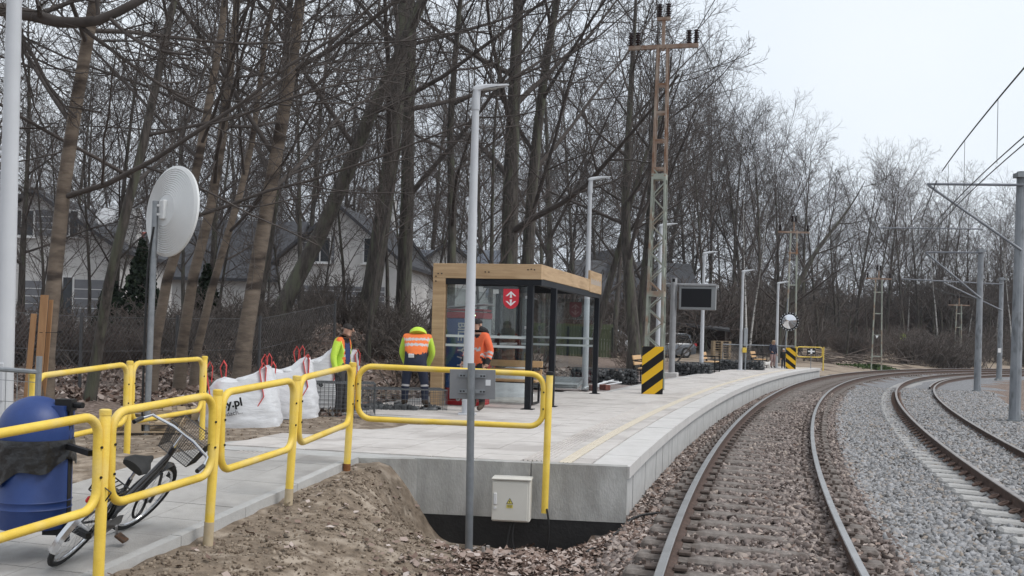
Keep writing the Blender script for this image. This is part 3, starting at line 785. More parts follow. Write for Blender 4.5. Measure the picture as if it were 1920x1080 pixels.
# ---------------------------------------------------------------- post with a sign plate seen from behind
sp0 = at(880, 1022, 10.55); sp1 = at(884, 681, 10.55)
sg = thing('sign_post', 'grey steel post with blank back of a sign plate', 'sign', (sp0.x, sp0.y, sp0.z))
m = MB(); m.tube([sp0 - Vector((0, 0, .25)), sp1], .038, 16); m.build('post', mat('post_steel', (.15, .165, .18), (.24, .255, .27), 5, .5, .1, 30, metal=.4), sg, world=True, smooth=True)
pc = at(886, 720.5, 10.62); wpl, hpl = .455, .295
m = MB(); m.bbox(pc, (wpl, .022, hpl), .004, Matrix.Rotation(-ROLL * .4, 3, 'Y')); pl = m.build('sign_plate', mat('plate_grey', (.19, .195, .205), (.235, .24, .25), 4, .5, metal=.2), sg, world=True)
for dz in (.085, -.07):
    m = MB(); m.box(pc + Vector((-.005, -.018, dz)), (.27, .018, .036)); rl = m.build('mount_rail', galv, pl, world=True)
    for dx in (-.115, -.085, .085, .115): m = MB(); m.box(pc + Vector((dx, -.029, dz)), (.018, .004, .014)); m.build('slot', black_m, rl, world=True)
m = MB(); m.box(pc + Vector((.155, -.0125, .02)), (.05, .002, .058)); m.build('sticker', white_paint, pl, world=True)

# ---------------------------------------------------------------- electric cabinet on the platform end wall
ec = un(958, 940, 0); cabm = mat('cabinet_beige', (.56, .54, .49), (.62, .60, .55), 3, .5, .03, 40)
t_c = (EC - at(957, 940, 11.1)).length
cp = at(957, 938, 10.96)
cab = thing('electric_cabinet', 'beige electric cabinet with yellow warning triangle on the wall', 'cabinet', (cp.x, cp.y, cp.z))
rz = math.atan2(-en.x, -en.y) * -1
Rw = Matrix((( -eu.x, -en.x, 0), (-eu.y, -en.y, 0), (0, 0, 1)))       # x right along the wall, y into the wall
def C(p): return cp + Rw @ Vector(p)
m = MB(); m.bbox(C((.01, .06, 0)), (.395, .20, .43), .012, Rw); m.build('cabinet_box', cabm, cab, world=True)
m = MB(); m.bbox(C((.0, -.048, -.005)), (.365, .014, .39), .004, Rw); dr = m.build('cabinet_door', cabm, cab, world=True)
m = MB(); m.bbox(C((.01, .05, .222)), (.41, .235, .022), .008, Rw); m.build('cabinet_lid', cabm, cab, world=True)
m = MB(); m.bbox(C((-.15, -.062, .02)), (.035, .016, .12), .006, Rw); m.tube([C((-.15, -.055, -.075)), C((-.15, -.07, -.075))], .014, 10); m.build('door_handle', mat('handle_white', (.62, .62, .62), None, rough=.3), dr, world=True)
ye = mat('warning_yellow', (.62, .52, .10), (.66, .56, .14), 9, .6); bk = mat('print_black', (.012, .012, .012), None, rough=.6, spec=.2)
m = MB(); m.prism([(-.036, 0), (.036, 0), (0, .062)], 0, .002, Rw @ Matrix.Rotation(R(90), 3, 'X'), C((.0, -.0565, -.03))); tr = m.build('warning_triangle', bk, dr, world=True)
m = MB(); m.prism([(-.027, .005), (.027, .005), (0, .052)], 0, .001, Rw @ Matrix.Rotation(R(90), 3, 'X'), C((.0, -.0585, -.03))); m.build('triangle_field', ye, tr, world=True)
m = MB(); m.prism([(.004, .042), (-.010, .024), (-.002, .024), (-.006, .008), (.009, .028), (.001, .028)], 0, .001, Rw @ Matrix.Rotation(R(90), 3, 'X'), C((.0, -.0598, -.03))); m.build('lightning_mark', bk, tr, world=True)
m = MB(); m.box(C((.0, -.057, -.055)), (.066, .002, .034), Rw); m.build('warning_text_plate', ye, dr, world=True)
m = MB(); [m.box(C((.0, -.0588, -.047 - .012 * k)), (.05 - .01 * (k % 2), .001, .005), Rw) for k in range(2)]; m.build('warning_text', bk, dr, world=True)
cabl = mat('cable_black', (.012, .012, .013), (.02, .02, .02), 20, .6)
def cable(pts, r, label, name='cable'):
    m = MB(); P_ = [Vector(p) for p in pts]; Q = []
    for i in range(len(P_) - 1):
        p0, p1, p2, p3 = P_[max(i - 1, 0)], P_[i], P_[i + 1], P_[min(i + 2, len(P_) - 1)]
        for k in range(6):
            t = k / 6; Q.append(.5 * ((2 * p1) + (p2 - p0) * t + (2 * p0 - 5 * p1 + 4 * p2 - p3) * t * t + (3 * p1 - p0 - 3 * p2 + p3) * t ** 3))
    Q.append(P_[-1]); m.tube(Q, r, 6); o = m.build(name, cabl, None, smooth=True); tag(o, label, 'cable'); return o
cable([C((.02, .02, -.2)), C((-.01, -.02, -.36)), C((-.02, -.05, -.50)), C((-.01, -.1, -.62))], .010, 'black cable hanging straight from the beige electric cabinet')
cable([C((.05, .02, -.2)), C((.035, -.03, -.36)), C((.06, -.06, -.50)), C((.10, -.12, -.62))], .008, 'thin black cable hooking outwards below the beige electric cabinet')
q0 = bases[4]; cable([q0 + Vector((.02, -.03, .05)), q0 + Vector((.045, -.04, -.10)), q0 + Vector((.04, -.02, -.3)), q0 + Vector((.0, .02, -.45))], .011, 'black cable coming out of the yellow corner post')
def gp(px, py, z=-.2, dz=.03):
    p = un(px, py, z); p.z = gz(p.x, p.y) + dz; return p
cable([gp(1100, 1020), gp(1150, 990), gp(1190, 970, -.2, .06), gp(1235, 966, -.2, .05), gp(1262, 968, -.2, .03)], .014, 'black cable crossing the leaves to the near rail')
for i, (px, py) in enumerate(((848, 1046), (905, 1055))):
    p = gp(px, py, -.35, 0); m = MB(); m.tube([p - Vector((0, 0, .15)), p + Vector((.002, 0, .09))], .018, 8); m.tube([p + Vector((.04, .02, -.15)), p + Vector((.042, .02, .10))], .017, 8)
    tag(m.build('pipe_stub', mat('stub_grey', (.24, .22, .20), (.33, .30, .28), 12, .8), smooth=True), ['pair of short grey pipe stubs beside the sign post foot', 'pair of short grey pipe stubs below the electric cabinet'][i], 'pipe', 'pipe stubs in the leaves')

# ---------------------------------------------------------------- traffic mirrors
def mirror(pole0, pole1, disc_c, dia, nrm, label, back=True, zigzag=False):
    t = thing('traffic_mirror', label, 'mirror', (pole0.x, pole0.y, pole0.z))
    m = MB(); m.tube([pole0 - Vector((0, 0, .2)), pole1], .042 if back else .035, 14); m.build('pole', galv, t, world=True, smooth=True)
    n = Vector(nrm).normalized(); x, y = basis(n); M3 = Matrix((x, y, n)).transposed(); r = dia / 2
    whi = mat('mirror_shell', (.62, .63, .63), (.68, .69, .69), 2, .42)
    prof = [(r * .99, -.035), (r, -.02), (r, .0), (r * .97, .012)]
    k = 13
    for i in range(k):
        q = r * (.95 - .62 * i / k); prof += [(q, .018 + .006 * i), (q - .014, .027 + .006 * i), (q - .024, .020 + .006 * i)]
    prof += [(r * .26, .10), (.02, .10)]
    m = MB(); m.lathe(prof, 56, disc_c, M3); m.build('mirror_shell', whi, t, world=True, smooth=True)
    fm = bpy.data.materials.get('mirror_face')
    if fm is None: fm = mat('mirror_face', (.75, .76, .78), None, rough=.03, metal=1.0)
    m = MB(); m.lathe([(r * .84, -.037), (r * .6, -.052), (r * .3, -.062), (.01, -.066)], 40, disc_c, M3); m.build('mirror_face', fm, t, world=True, smooth=True)
    if zigzag:
        m = MB(); m.lathe([(r * .84, -.036), (r * 1.0, -.036), (r * 1.01, -.040), (r * .84, -.041)], 40, disc_c, M3); m.build('rim_band', bk, t, world=True)
        for i in range(20):
            a0, a1 = 2 * math.pi * i / 20, 2 * math.pi * (i + .42) / 20; m = MB()
            q = [disc_c + M3 @ Vector((rr * math.cos(a), rr * math.sin(a), zz)) for zz in (-.041, -.046) for rr, a in ((r * .90, a0), (r * .98, a0), (r * .98, a1), (r * .90, a1))]
            m.add(q, [(0, 1, 2, 3), (7, 6, 5, 4), (0, 4, 5, 1), (1, 5, 6, 2), (2, 6, 7, 3), (3, 7, 4, 0)]); m.build('rim_mark', white_paint, t, world=True)
    pc = Vector((pole1.x, pole1.y, disc_c.z)); bb_ = disc_c + n * .10
    m = MB(); m.box((bb_ + pc) / 2 + Vector((0, 0, .06)), ((bb_ - pc).length + .06, .05, .03), Matrix.Rotation(math.atan2((bb_ - pc).y, (bb_ - pc).x), 3, 'Z'))
    m.box((bb_ + pc) / 2 + Vector((0, 0, -.06)), ((bb_ - pc).length + .06, .05, .03), Matrix.Rotation(math.atan2((bb_ - pc).y, (bb_ - pc).x), 3, 'Z'))
    m.bbox(bb_, (.10, .10, .26), .01, Matrix.Rotation(math.atan2(n.y, n.x), 3, 'Z')); m.build('bracket', galv2 if not back else whi, t, world=True)
    return t
pp0 = at(274, 822, 14.3); pp0.z = gz(pp0.x, pp0.y); pp1 = at(292, 377, 14.3)
mirror(pp0, pp1, at(321, 396, 14.36), 1.24, (-.65, -.76, .08), 'large round white mirror back with ring ridges on grey pole', True)
p = pp0 + Vector((-.05, -.03, 0)); cable([p + Vector((0, 0, .02)), p + Vector((.0, 0, 1.0)), p + Vector((.02, 0, 2.2)), pp1 + Vector((-.0, -.05, -.35))], .016, 'black cable running up the grey mirror pole')
mp0 = un(1473, 688, PLZ); mp0 = at(1471, 690, 53); mp1 = at(1477, 560, 53)
mirror(Vector((mp0.x, mp0.y, .3)), mp1, at(1480, 603, 52.9), .92, (.25, .95, .05), 'round traffic mirror with black and white rim near platform far end', False, True)

# ---------------------------------------------------------------- lamp posts
lampw = mat('lamp_white', (.47, .485, .51), (.54, .555, .58), 1.5, .5)
def lamp_post(x, y, z, h, label, r0=.085, r1=.05, ang=0.25, arm=.55, lean=0.0, group='white platform lamps', door=False):
    t = thing('lamp_post', label, 'street lamp', (x, y, z), 0, group)
    m = MB(); m.tube([(0, 0, -.3), (0, 0, 0), (0, 0, h * .5), (0, 0, h - .25)], [r0, r0, (r0 + r1) / 2, r1], 16); m.build('pole', lampw, t, smooth=True)
    m = MB(); m.tube([(0, 0, h - .36), (0, 0, h - .18), (.015, 0, h - .02)], [r1 + .012, r1 + .012, r1 + .006], 14); m.build('collar', lampw, t, smooth=True)
    c, s_ = math.cos(ang), math.sin(ang); secs = []
    for q, wd, zt, zb in ((-.06, .04, .02, -.03), (.02, .075, .055, -.04), (.15, .10, .075, .005), (.32, .11, .09, .045), (.46, .10, .10, .07), (arm, .05, .10, .09)):
        secs.append([Vector((q * c - wd * sg_ * -s_, q * s_ - wd * sg_ * c, h + zz)) for sg_, zz in ((-1, zb), (1, zb), (1, (zt + zb) / 2 + .01), (.6, zt), (-.6, zt), (-1, (zt + zb) / 2 + .01))])
    m = MB(); m.strip(secs); hd = m.build('lamp_head', lampw, t, smooth=True)
    m = MB(); m.box((.24 * c, .24 * s_, h + .012), (.24, .13, .012), Matrix.Rotation(ang, 3, 'Z') @ Matrix.Rotation(R(-9), 3, 'Y')); m.build('lens', mat('lamp_lens', (.5, .5, .48), None, rough=.2), hd)
    if door: m = MB(); m.bbox((.0, -r0 + .004, .85), (.09, .02, .42), .01); m.build('service_door', lampw, t)
    m = MB(); m.box((0, 0, .012), (.30, .30, .02)); m.build('base_plate', lampw, t)
    return t
l1 = un(876, 777, PLZ); lamp_post(l1.x, l1.y, PLZ, at(900, 166, l1.y).z - PLZ, 'tall white lamp post in front of the wooden shelter', .095, .058)
l2 = at(1096, 735, 27.8); lamp_post(l2.x, l2.y, .3, at(1102, 336, 27.8).z - .3, 'white lamp post rising behind the shelter roof')
l3 = at(1231, 720, 34.5); lamp_post(l3.x, l3.y, PLZ, at(1238, 423, 34.5).z - PLZ, 'white lamp post standing behind the lattice tower')
l4 = un(1314.5, 700, PLZ); lamp_post(l4.x, l4.y, PLZ, at(1324, 475, l4.y).z - PLZ, 'white lamp post passing behind the information screen')
l5 = un(1388, 694, PLZ); lamp_post(l5.x, l5.y, PLZ, at(1399, 509, l5.y).z - PLZ, 'white lamp post carrying a grey box and yellow button')
l6 = un(1455, 690, PLZ); lamp_post(l6.x, l6.y, PLZ, at(1461, 531, l6.y).z - PLZ, 'white lamp post behind the woman and child')
l0 = at(2, 900, 11.6); lamp_post(l0.x, l0.y, gz(l0.x, l0.y), 6.6, 'thick white lamp pole beside the blue litter bin', .105, .07, door=True)
# box on the fifth lamp
c = at(1398, 632, l5.y - .05)
tb = thing('call_box', 'grey box with yellow button unit on a white lamp post', 'call box', (c.x, c.y, c.z))
m = MB(); m.bbox((0, 0, 0), (.16, .14, .80), .01); m.build('box', mat('box_grey', (.28, .30, .32), (.33, .35, .37), 3, .5), tb); m = MB(); m.bbox((-.05, -.02, -.58), (.18, .16, .22), .01); m.build('button_unit', yellow, tb)
m = MB(); m.tube([(.02, 0, -1.55), (.02, 0, -.4)], .03, 8); m.build('leg', galv, tb, smooth=True)
# ================================================================== STATION FURNITURE
wood = mat('larch_wood', (.42, .28, .155), (.54, .38, .225), 3, .6, .2, 14, stretch=(.6, .6, 6), c3=(.38, .25, .135), scale3=2)
woodh = mat('larch_wood_board', (.50, .31, .15), (.60, .40, .21), 4, .6, .15, 20, stretch=(1, 8, 8))
steel_d = mat('anthracite_steel', (.008, .0095, .013), (.014, .016, .021), 4, .5, spec=.22)
pane = glass_mat('shelter_glass', (.90, .93, .93))
red = mat('sign_red', (.55, .018, .035), (.60, .025, .045), 4, .45)
whitep = mat('sign_white', (.78, .78, .78), None, rough=.5)
frost = mat('frosted_strip', (.50, .55, .55), (.55, .60, .60), 6, .6)

SA = R(14.5); su = Vector((math.sin(SA), math.cos(SA), 0)); sv = Vector((-math.cos(SA), math.sin(SA), 0))
SO = Vector((.50, 19.15, PLZ)); RotS = Matrix((sv * -1, su, Vector((0, 0, 1)))).transposed()   # local: x right, y away, z up
def Sx(x, y, z): return SO + RotS @ Vector((x, y, z))
shel = thing('shelter', 'wooden framed glass platform shelter with dark steel columns', 'shelter', tuple(SO))
W_, L_, ZU, ZT = 2.05, 6.25, 2.30, 2.62
def sbox(name, x0, x1, y0, y1, z0, z1, mt, par=None, bev=.006):
    m = MB(); m.bbox(Sx((x0 + x1) / 2, (y0 + y1) / 2, (z0 + z1) / 2), (x1 - x0, y1 - y0, z1 - z0), bev, RotS); return m.build(name, mt, par or shel, world=True)
wp = sbox('wood_post', -W_, -W_ + .24, 0, .14, -.02, ZT - .27, wood)
wb = sbox('wood_beam', -W_, 0, -.002, .14, ZT - .27, ZT, wood)
for px, pz in ((-W_ + .06, ZT - .33), (-W_ + .06, ZT - .24), (-W_ + .10, ZT - .19), (-W_ + .17, ZT - .19), (-1.05, ZT - .15), (-.98, ZT - .15), (-.25, ZT - .10), (-.19, ZT - .09), (-.13, ZT - .10)):
    m = MB(); m.tube([Sx(px, -.010, pz), Sx(px, .01, pz)], .013, 10); m.build('screw', steel_d, wb, world=True)
fs_ = sbox('wood_fascia', -.03, .0, .142, L_, ZT - .26, ZT, wood)
nb = sbox('name_board', -.04, .012, L_ - 1.45, L_ + .05, ZT - .28, ZT + .20, wood)
for k in range(9): sbox('worn_letter', .012, .015, L_ - 1.32 + k * .145, L_ - 1.23 + k * .145, ZT - .10, ZT + .03 - .03 * (k % 2), mat('letter_grey', (.36, .33, .31), (.42, .39, .36), 30, .6), nb, .001)
sbox('far_beam', -W_, -.03, L_ - .14, L_, ZT - .26, ZT, wood)
sbox('back_beam', -W_, -W_ + .04, .14, L_ - .14, ZT - .26, ZT, wood)
sbox('roof_panel', -W_ + .05, -.04, .15, L_ - .15, ZT - .06, ZT - .03, mat('roof_sheet', (.10, .105, .11), (.14, .145, .15), 3, .6))
sbox('steel_edge', -W_ + .24, -.0, .03, .13, ZU - .06, ZT - .272, steel_d)
sbox('steel_edge', -.11, -.01, .13, L_, ZU - .06, ZT - .262, steel_d)
for y in np.arange(.7, L_ - .2, .62): sbox('roof_joist', -W_ + .05, -.11, y, y + .06, ZU + .02, ZT - .07, steel_d)
cols = [(-.26, .02), (-.05, 1.02), (-.10, L_ - .22)]
for cx_, cy_ in cols:
    c_ = sbox('column', cx_, cx_ + .11, cy_, cy_ + .11, .012, ZU - .06, steel_d); sbox('base_plate', cx_ - .06, cx_ + .17, cy_ - .06, cy_ + .17, .003, .014, steel_d, c_)
for y in (2.1, 4.2, L_ - .2): sbox('column', -W_ + .05, -W_ + .15, y, y + .09, .0, ZU - .06, steel_d)
ge = sbox('glass_pane', -W_ + .26, -.27, .06, .072, .10, ZU - .08, pane, None, .002)
for z in (1.27, 1.10): sbox('glass_strip', -W_ + .26, -.27, .050, .0585, z, z + .045, frost, ge, .001)
for a, b_ in ((.2, 2.08), (2.2, 4.18), (4.3, L_ - .22)):
    gb = sbox('glass_pane', -W_ + .09, -W_ + .10, a, b_, .10, ZU - .08, pane, None, .002)
    for z in (1.27, 1.10): sbox('glass_strip', -W_ + .105, -W_ + .112, a, b_, z, z + .045, frost, gb, .001)
gf = sbox('glass_pane', -W_ + .2, -.12, L_ - .17, L_ - .158, .10, ZU - .08, pane, None, .002)
for z in (1.27, 1.10): sbox('glass_strip', -W_ + .2, -.12, L_ - .185, L_ - .176, z, z + .045, frost, gf, .001)
for z in (1.45, 2.0): sbox('glass_clamp', -.30, -.25, .045, .085, z, z + .05, galv2, ge)
# red shield with two arrows on the end pane
def shield(cx_, y, cz_, par, s=1.0, front=-1, rm=red, wm=whitep):
    pts = [(-.145, .18), (.145, .18), (.145, -.03)] + [(.145 * math.cos(R(a)), -.03 + .15 * math.sin(R(a))) for a in range(-15, -170, -15)] + [(-.145, -.03)]
    Rm = RotS @ Matrix.Rotation(R(90), 3, 'X')
    m = MB(); m.prism([(p[0] * s, p[1] * s) for p in pts], 0, .012, Rm, Sx(cx_, y, cz_)); sh = m.build('shield', rm, par, world=True)
    def arrow(sg_, nm):
        for poly in ([(0, .135), (.10, .045), (.065, .045), (0, .10), (-.065, .045), (-.10, .045)], [(-.012, .095), (.012, .095), (.022, .015), (-.022, .015)]):
            q = [(p[0] * s, p[1] * s * sg_) for p in poly]
            if sg_ < 0: q = q[::-1]
            m = MB(); m.prism(q, 0, .004, Rm, Sx(cx_, y + front * .014, cz_ + .005)); m.build('shield_arrow', wm, sh, world=True)
    arrow(1, ''); arrow(-1, '')
shield(-.56, .035, 1.99, ge)
shield(-.55, L_ - .20, 1.96, gf, rm=mat('brownish_red', (.13, .055, .06), (.17, .075, .08), 5, .6), wm=mat('dull_pink', (.24, .16, .16), None, rough=.6))  # second shield on the far pane, in darker brownish red with dull arrows
# ticket machine inside
tmb = mat('machine_blue', (.030, .090, .28), (.038, .105, .33), 3, .4); tmr = mat('machine_red', (.42, .015, .022), (.48, .02, .03), 3, .4)
TM = thing('ticket_machine', 'blue and red ticket machine with white vertical lettering inside shelter', 'ticket machine', tuple(Sx(-1.55, .55, 0)))
def tb_(name, x0, x1, y0, y1, z0, z1, mt, par=None, bev=.01):
    m = MB(); m.bbox(Sx((x0 + x1) / 2, (y0 + y1) / 2, (z0 + z1) / 2), (x1 - x0, y1 - y0, z1 - z0), bev, RotS); return m.build(name, mt, par or TM, world=True)
bd = tb_('machine_body', -1.86, -1.30, .34, .95, .32, 1.62, tmb); tb_('machine_base', -1.86, -1.30, .34, .95, .0, .318, tmr); tb_('machine_band', -1.87, -1.16, .33, .96, 1.625, 1.74, tmr)
hd = tb_('machine_hood', -1.87, -1.16, .36, .90, 1.76, 1.80, tmr); m = MB(); m.box(Sx(-1.52, .62, 1.86), (.80, .66, .02), RotS @ Matrix.Rotation(R(-6), 3, 'Y')); m.build('machine_roof', white_paint, hd, world=True)
tb_('machine_side_panel', -1.298, -1.17, .34, .95, 1.0, 1.62, mat('machine_grey', (.34, .37, .38), (.40, .43, .44), 5, .5)); tb_('machine_side_base', -1.298, -1.17, .36, .95, .0, .998, tmr)
m = MB(); m.lathe([(.015, 0), (.012, .012), (.004, .016)], 10, Sx(-1.32, .325, 1.68), RotS @ Matrix.Rotation(R(90), 3, 'X')); m.build('indicator_light', mat('green_lamp', (.7, .9, .6), None, emit=((.75, 1, .65), 2.0)), TM, world=True)
vs, fcs = text_mb('BILETY / TICKETS', .225, .002, .004)
Mt = RotS @ Matrix.Rotation(R(90), 3, 'X') @ Matrix.Rotation(R(-90), 3, 'Z')
m = MB(); m.add([Sx(-1.64, .330, 1.55) + Mt @ (v * .86) for v in vs], fcs); m.build('lettering', whitep, bd, world=True)

# ---------------------------------------------------------------- benches
def bench(base, rz, label, arm=True, L=1.5, group='wooden platform benches'):
    t = thing('bench', label, 'bench', tuple(base), rz, group)      # local: x along the seat, front at -y
    for k in range(3): m = MB(); m.bbox((0, -.22 + .14 * k, .445), (L, .125, .04), .006); m.build('seat_slat', woodh, t)
    for k in range(2): m = MB(); m.bbox((0, .245 + .04 * k, .60 + .16 * k), (L, .035, .13), .006, Matrix.Rotation(R(-14), 3, 'X')); m.build('back_slat', woodh, t)
    for x in (-L / 2 + .06, L / 2 - .06):
        m = MB()
        for a, b_ in (((x, -.30, 0), (x, -.30, .66)), ((x, .26, 0), (x, .26, .66)), ((x, -.30, .66), (x, .26, .66)), ((x, -.30, .40), (x, .26, .40)), ((x, -.30, .02), (x, .26, .02))): m.tube([a, b_], .027, 4)
        m.tube([(x, .20, .40), (x, .33, .86)], .022, 4); m.build('side_frame', black_m, t)
    m = MB(); m.tube([(-L / 2 + .06, .1, .40), (L / 2 - .06, .1, .40)], .02, 4); m.build('stretcher', black_m, t)
    return t
bz = Sx(-1.02, .62, 0); bz.z = PLZ + .02
bench(Sx(-.95, 1.45, .012), -SA + R(0) + R(90) + R(-90), 'wooden slat bench on black frame inside the shelter', L=1.25)
b2 = un(1204, 716, PLZ); bench((b2.x + .1, b2.y, PLZ - .02), -R(16) + R(90), 'wooden bench standing beside the striped tower board')
b3 = un(1334, 698, PLZ); bench((b3.x, b3.y + .4, PLZ - .02), -R(19) + R(90), 'wooden bench just past the information screen')
b4 = un(1422, 690, PLZ); bench((b4.x, b4.y, PLZ - .02), -R(21) + R(90), 'wooden bench nearest the woman with the dog')

# ---------------------------------------------------------------- gabions
gstone = vary_mat('gabion_stone', [(.022, .024, .026), (.055, .058, .06), (.10, .105, .11), (.20, .205, .21)], .8)
wire = mat('gabion_wire', (.10, .105, .11), (.15, .155, .16), 9, .5, metal=.5)
def cage(par, c, sx, sy, sz, rz, step=.1, r=.004, heavy=.008, top=True):
    Rm = Matrix.Rotation(rz, 3, 'Z'); m = MB()
    def T(x, y, z): return Rm @ Vector((x, y, z))
    X = [(-sx / 2, -sy / 2), (sx / 2, -sy / 2), (sx / 2, sy / 2), (-sx / 2, sy / 2)]
    for i in range(4):
        a, b_ = X[i], X[(i + 1) % 4]; Ld = math.hypot(b_[0] - a[0], b_[1] - a[1]); k = max(2, int(Ld / step))
        for j in range(k):
            u = j / k; x, y = a[0] + (b_[0] - a[0]) * u, a[1] + (b_[1] - a[1]) * u; m.tube([T(x, y, 0), T(x, y, sz)], r, 3, cap=False)
        for j in range(int(sz / step) + 1):
            z = min(sz, j * sz / int(sz / step)); m.tube([T(*a, z), T(*b_, z)], r if 0 < j < int(sz / step) else heavy, 3, cap=False)
    if top:
        for j in range(1, int(sx / step)): x = -sx / 2 + sx * j / int(sx / step); m.tube([T(x, -sy / 2, sz), T(x, sy / 2, sz)], r, 3, cap=False)
        for j in range(1, int(sy / step)): y = -sy / 2 + sy * j / int(sy / step); m.tube([T(-sx / 2, y, sz), T(sx / 2, y, sz)], r, 3, cap=False)
    return m.build('wire_cage', wire, par)
def fill(par, sx, sy, sz, rz, n, size=.10):
    P = np.stack([(rs.rand(n) - .5) * (sx - size * 1.1), (rs.rand(n) - .5) * (sy - size * 1.1), size * .4 + rs.rand(n) * max(.02, (sz - size * 1.05))], 1)
    c, s_ = math.cos(rz), math.sin(rz); P[:, 0], P[:, 1] = P[:, 0] * c - P[:, 1] * s_, P[:, 0] * s_ + P[:, 1] * c
    Vv, Tt = stones_np(P, size * (.7 + .6 * rs.rand(n)), 0); o = npmesh('stones', Vv, Tt, gstone, tint=np.repeat(rs.rand(n), 12), parent=par); o['kind'] = 'stuff'
def gabion(p, sx, sy, sz, rz, label, n, step=.1, size=.085, group='stone filled gabions', fillh=None):
    t = thing('gabion', label, 'gabion', tuple(p), 0, group); cage(t, None, sx, sy, sz, rz, step); fill(t, sx, sy, fillh or sz, rz, n, size); return t
def gpz(px, py, z=PLZ):
    p = un(px, py, z); p.z = gz(p.x, p.y); return p
p = gpz(1170, 717); gabion((p.x - .55, p.y + .5, .27), 2.0, .75, .46, -R(74) * 0 + R(-16), 'dark stone gabion bench beside the first far bench', 900)
p = gpz(1300, 700); gabion((p.x + .05, p.y + .5, .27), 1.5, .9, .5, R(-19), 'dark stone gabion left of the lamp behind the screen', 750)
p = gpz(1393, 694); gabion((p.x, p.y + 1.2, .27), 2.4, .8, .5, R(-21), 'dark stone gabion behind the lamp with grey box', 900)
p = gpz(640, 782, .25); gabion((p.x - .10, 17.4, .18), 1.35, .7, .66, R(10), 'half empty tall wire gabion around the standing worker', 90, .065, .09, fillh=.14)
p = gpz(735, 775, .3); gabion((p.x - .0, 18.6, .20), 1.7, .75, .50, R(14), 'low wire gabion with grey stones by the bending worker', 170, .08, .10, fillh=.24)

# ---------------------------------------------------------------- wire panels, pipes and bricks lying behind the shelter
p0 = Vector((.55, 26.9, gz(.55, 26.9) + .12))
m = MB(); Rm = Matrix.Rotation(R(-8), 3, 'Z')
for k in range(28): m.tube([p0 + Rm @ Vector((-1.2 + k * .09, -.9, .1)), p0 + Rm @ Vector((-1.2 + k * .09, .9, .16))], .006, 3, cap=False)
for k in range(15): m.tube([p0 + Rm @ Vector((-1.2, -.9 + k * .13, .105 + k * .004)), p0 + Rm @ Vector((1.25, -.9 + k * .13, .105 + k * .004))], .006, 3, cap=False)
o = thing('wire_panel_stack', 'flat stack of grey wire mesh panels behind the shelter', 'wire panels', (p0.x, p0.y, p0.z - .12)); m.build('top_panel', galv2, o, world=True)
for j in range(3): m = MB(); m.box(p0 + Vector((0, 0, .07 - .04 * j)), (2.4, 1.75, .025), Rm @ Matrix.Rotation(R(2), 3, 'X')); m.build('panel', galv2, o, world=True)
for j, (a, b_, lab) in enumerate((((1095, 728), (1150, 713), 'white plastic pipe on the mesh stack, the longer one'), ((1112, 726), (1165, 717), 'thin white pipe lying on gravel beside bricks'), ((1130, 716), (1160, 716), 'short grey pipe lying across the white pipes'))):
    q0, q1 = un(*a, PLZ + .05), un(*b_, PLZ + .05); m = MB(); m.tube([q0, q1], .03 if j != 1 else .02, 8); tag(m.build('pipe', [white_paint, white_paint, galv2][j], smooth=True), lab, 'pipe')
for j, (px, py) in enumerate(((1112, 731), (1134, 730))):
    p = un(px, py, PLZ); m = MB(); m.bbox((p.x, p.y, .40), (.16, .28, .14), .01, Matrix.Rotation(R(10 + 20 * j), 3, 'Z')); m.bbox((p.x + .02, p.y + .2, .39), (.16, .2, .12), .01)
    tag(m.build('bricks', mat('red_brick', (.14, .05, .04), (.22, .085, .065), 12, .9, .3, 40)), ['small pile of red bricks nearest the shelter', 'small pile of red bricks nearest the gravel'][j], 'bricks', 'brick piles')

# ---------------------------------------------------------------- lattice power tower with striped guard board
lat = mat('tower_paint', (.25, .275, .235), (.36, .38, .33), 3, .75, .2, 40, c3=(.26, .12, .06), scale3=1.3)
latr = mat('tower_rust', (.20, .10, .055), (.36, .30, .25), 2.2, .8, .2, 40, contrast=.35)
insul = mat('insulator_brown', (.022, .012, .011), (.04, .022, .02), 8, .25)
def tower(base, top, w0, w1, label, par_group=None, rz=-.28, far=False, mat_lo=lat, mat_hi=latr):
    t = thing('lattice_tower', label, 'power pole', tuple(base), rz); H = top
    def hw(z): return (w0 + (w1 - w0) * z / H) / 2
    for sx in (-1, 1):
        for sy in (-1, 1):
            for z0, z1, mt in ((-.2, H * .62, mat_lo), (H * .62, H, mat_hi)):
                m = MB(); m.tube([(sx * hw(z0), sy * hw(z0), z0), (sx * hw(z1), sy * hw(z1), z1)], .036 if not far else .03, 4); m.build('corner_leg', mt, t)
    z = .3; k = 0
    dz = .36 if not far else .8
    while z < H - .3:
        z1 = min(z + dz, H - .1)
        for sy in (-1, 1):
            m = MB()
            if z < H * .62: a, b_ = (-1, 1) if k % 2 else (1, -1); m.tube([(a * hw(z), sy * hw(z), z), (b_ * hw(z1), sy * hw(z1), z1)], .02, 4); m.build('diagonal_brace', mat_lo, t)
            elif k % 2: m.box((0, sy * hw(z), z), (2 * hw(z), .012, .06)); m.build('batten', mat_hi, t)
        for sx in (-1, 1):
            m = MB()
            if z < H * .62: a, b_ = (-1, 1) if k % 2 else (1, -1); m.tube([(sx * hw(z), a * hw(z), z), (sx * hw(z1), b_ * hw(z1), z1)], .02, 4); m.build('diagonal_brace', mat_lo, t)
        z = z1; k += 1
    for zz in (H * .28, H * .62):
        m = MB(); m.box((0, 0, zz), (2 * hw(zz) + .05, 2 * hw(zz) + .05, .14)); m.build('joint_plate', mat_lo, t)
    return t
TB = un(1229, 733, PLZ) + Vector((0, .35, 0)); TT = at(1247, 88, TB.y).z - PLZ
tw = tower((TB.x, TB.y, PLZ), TT, .44, .24, 'tall rusty lattice power tower rising from the platform')
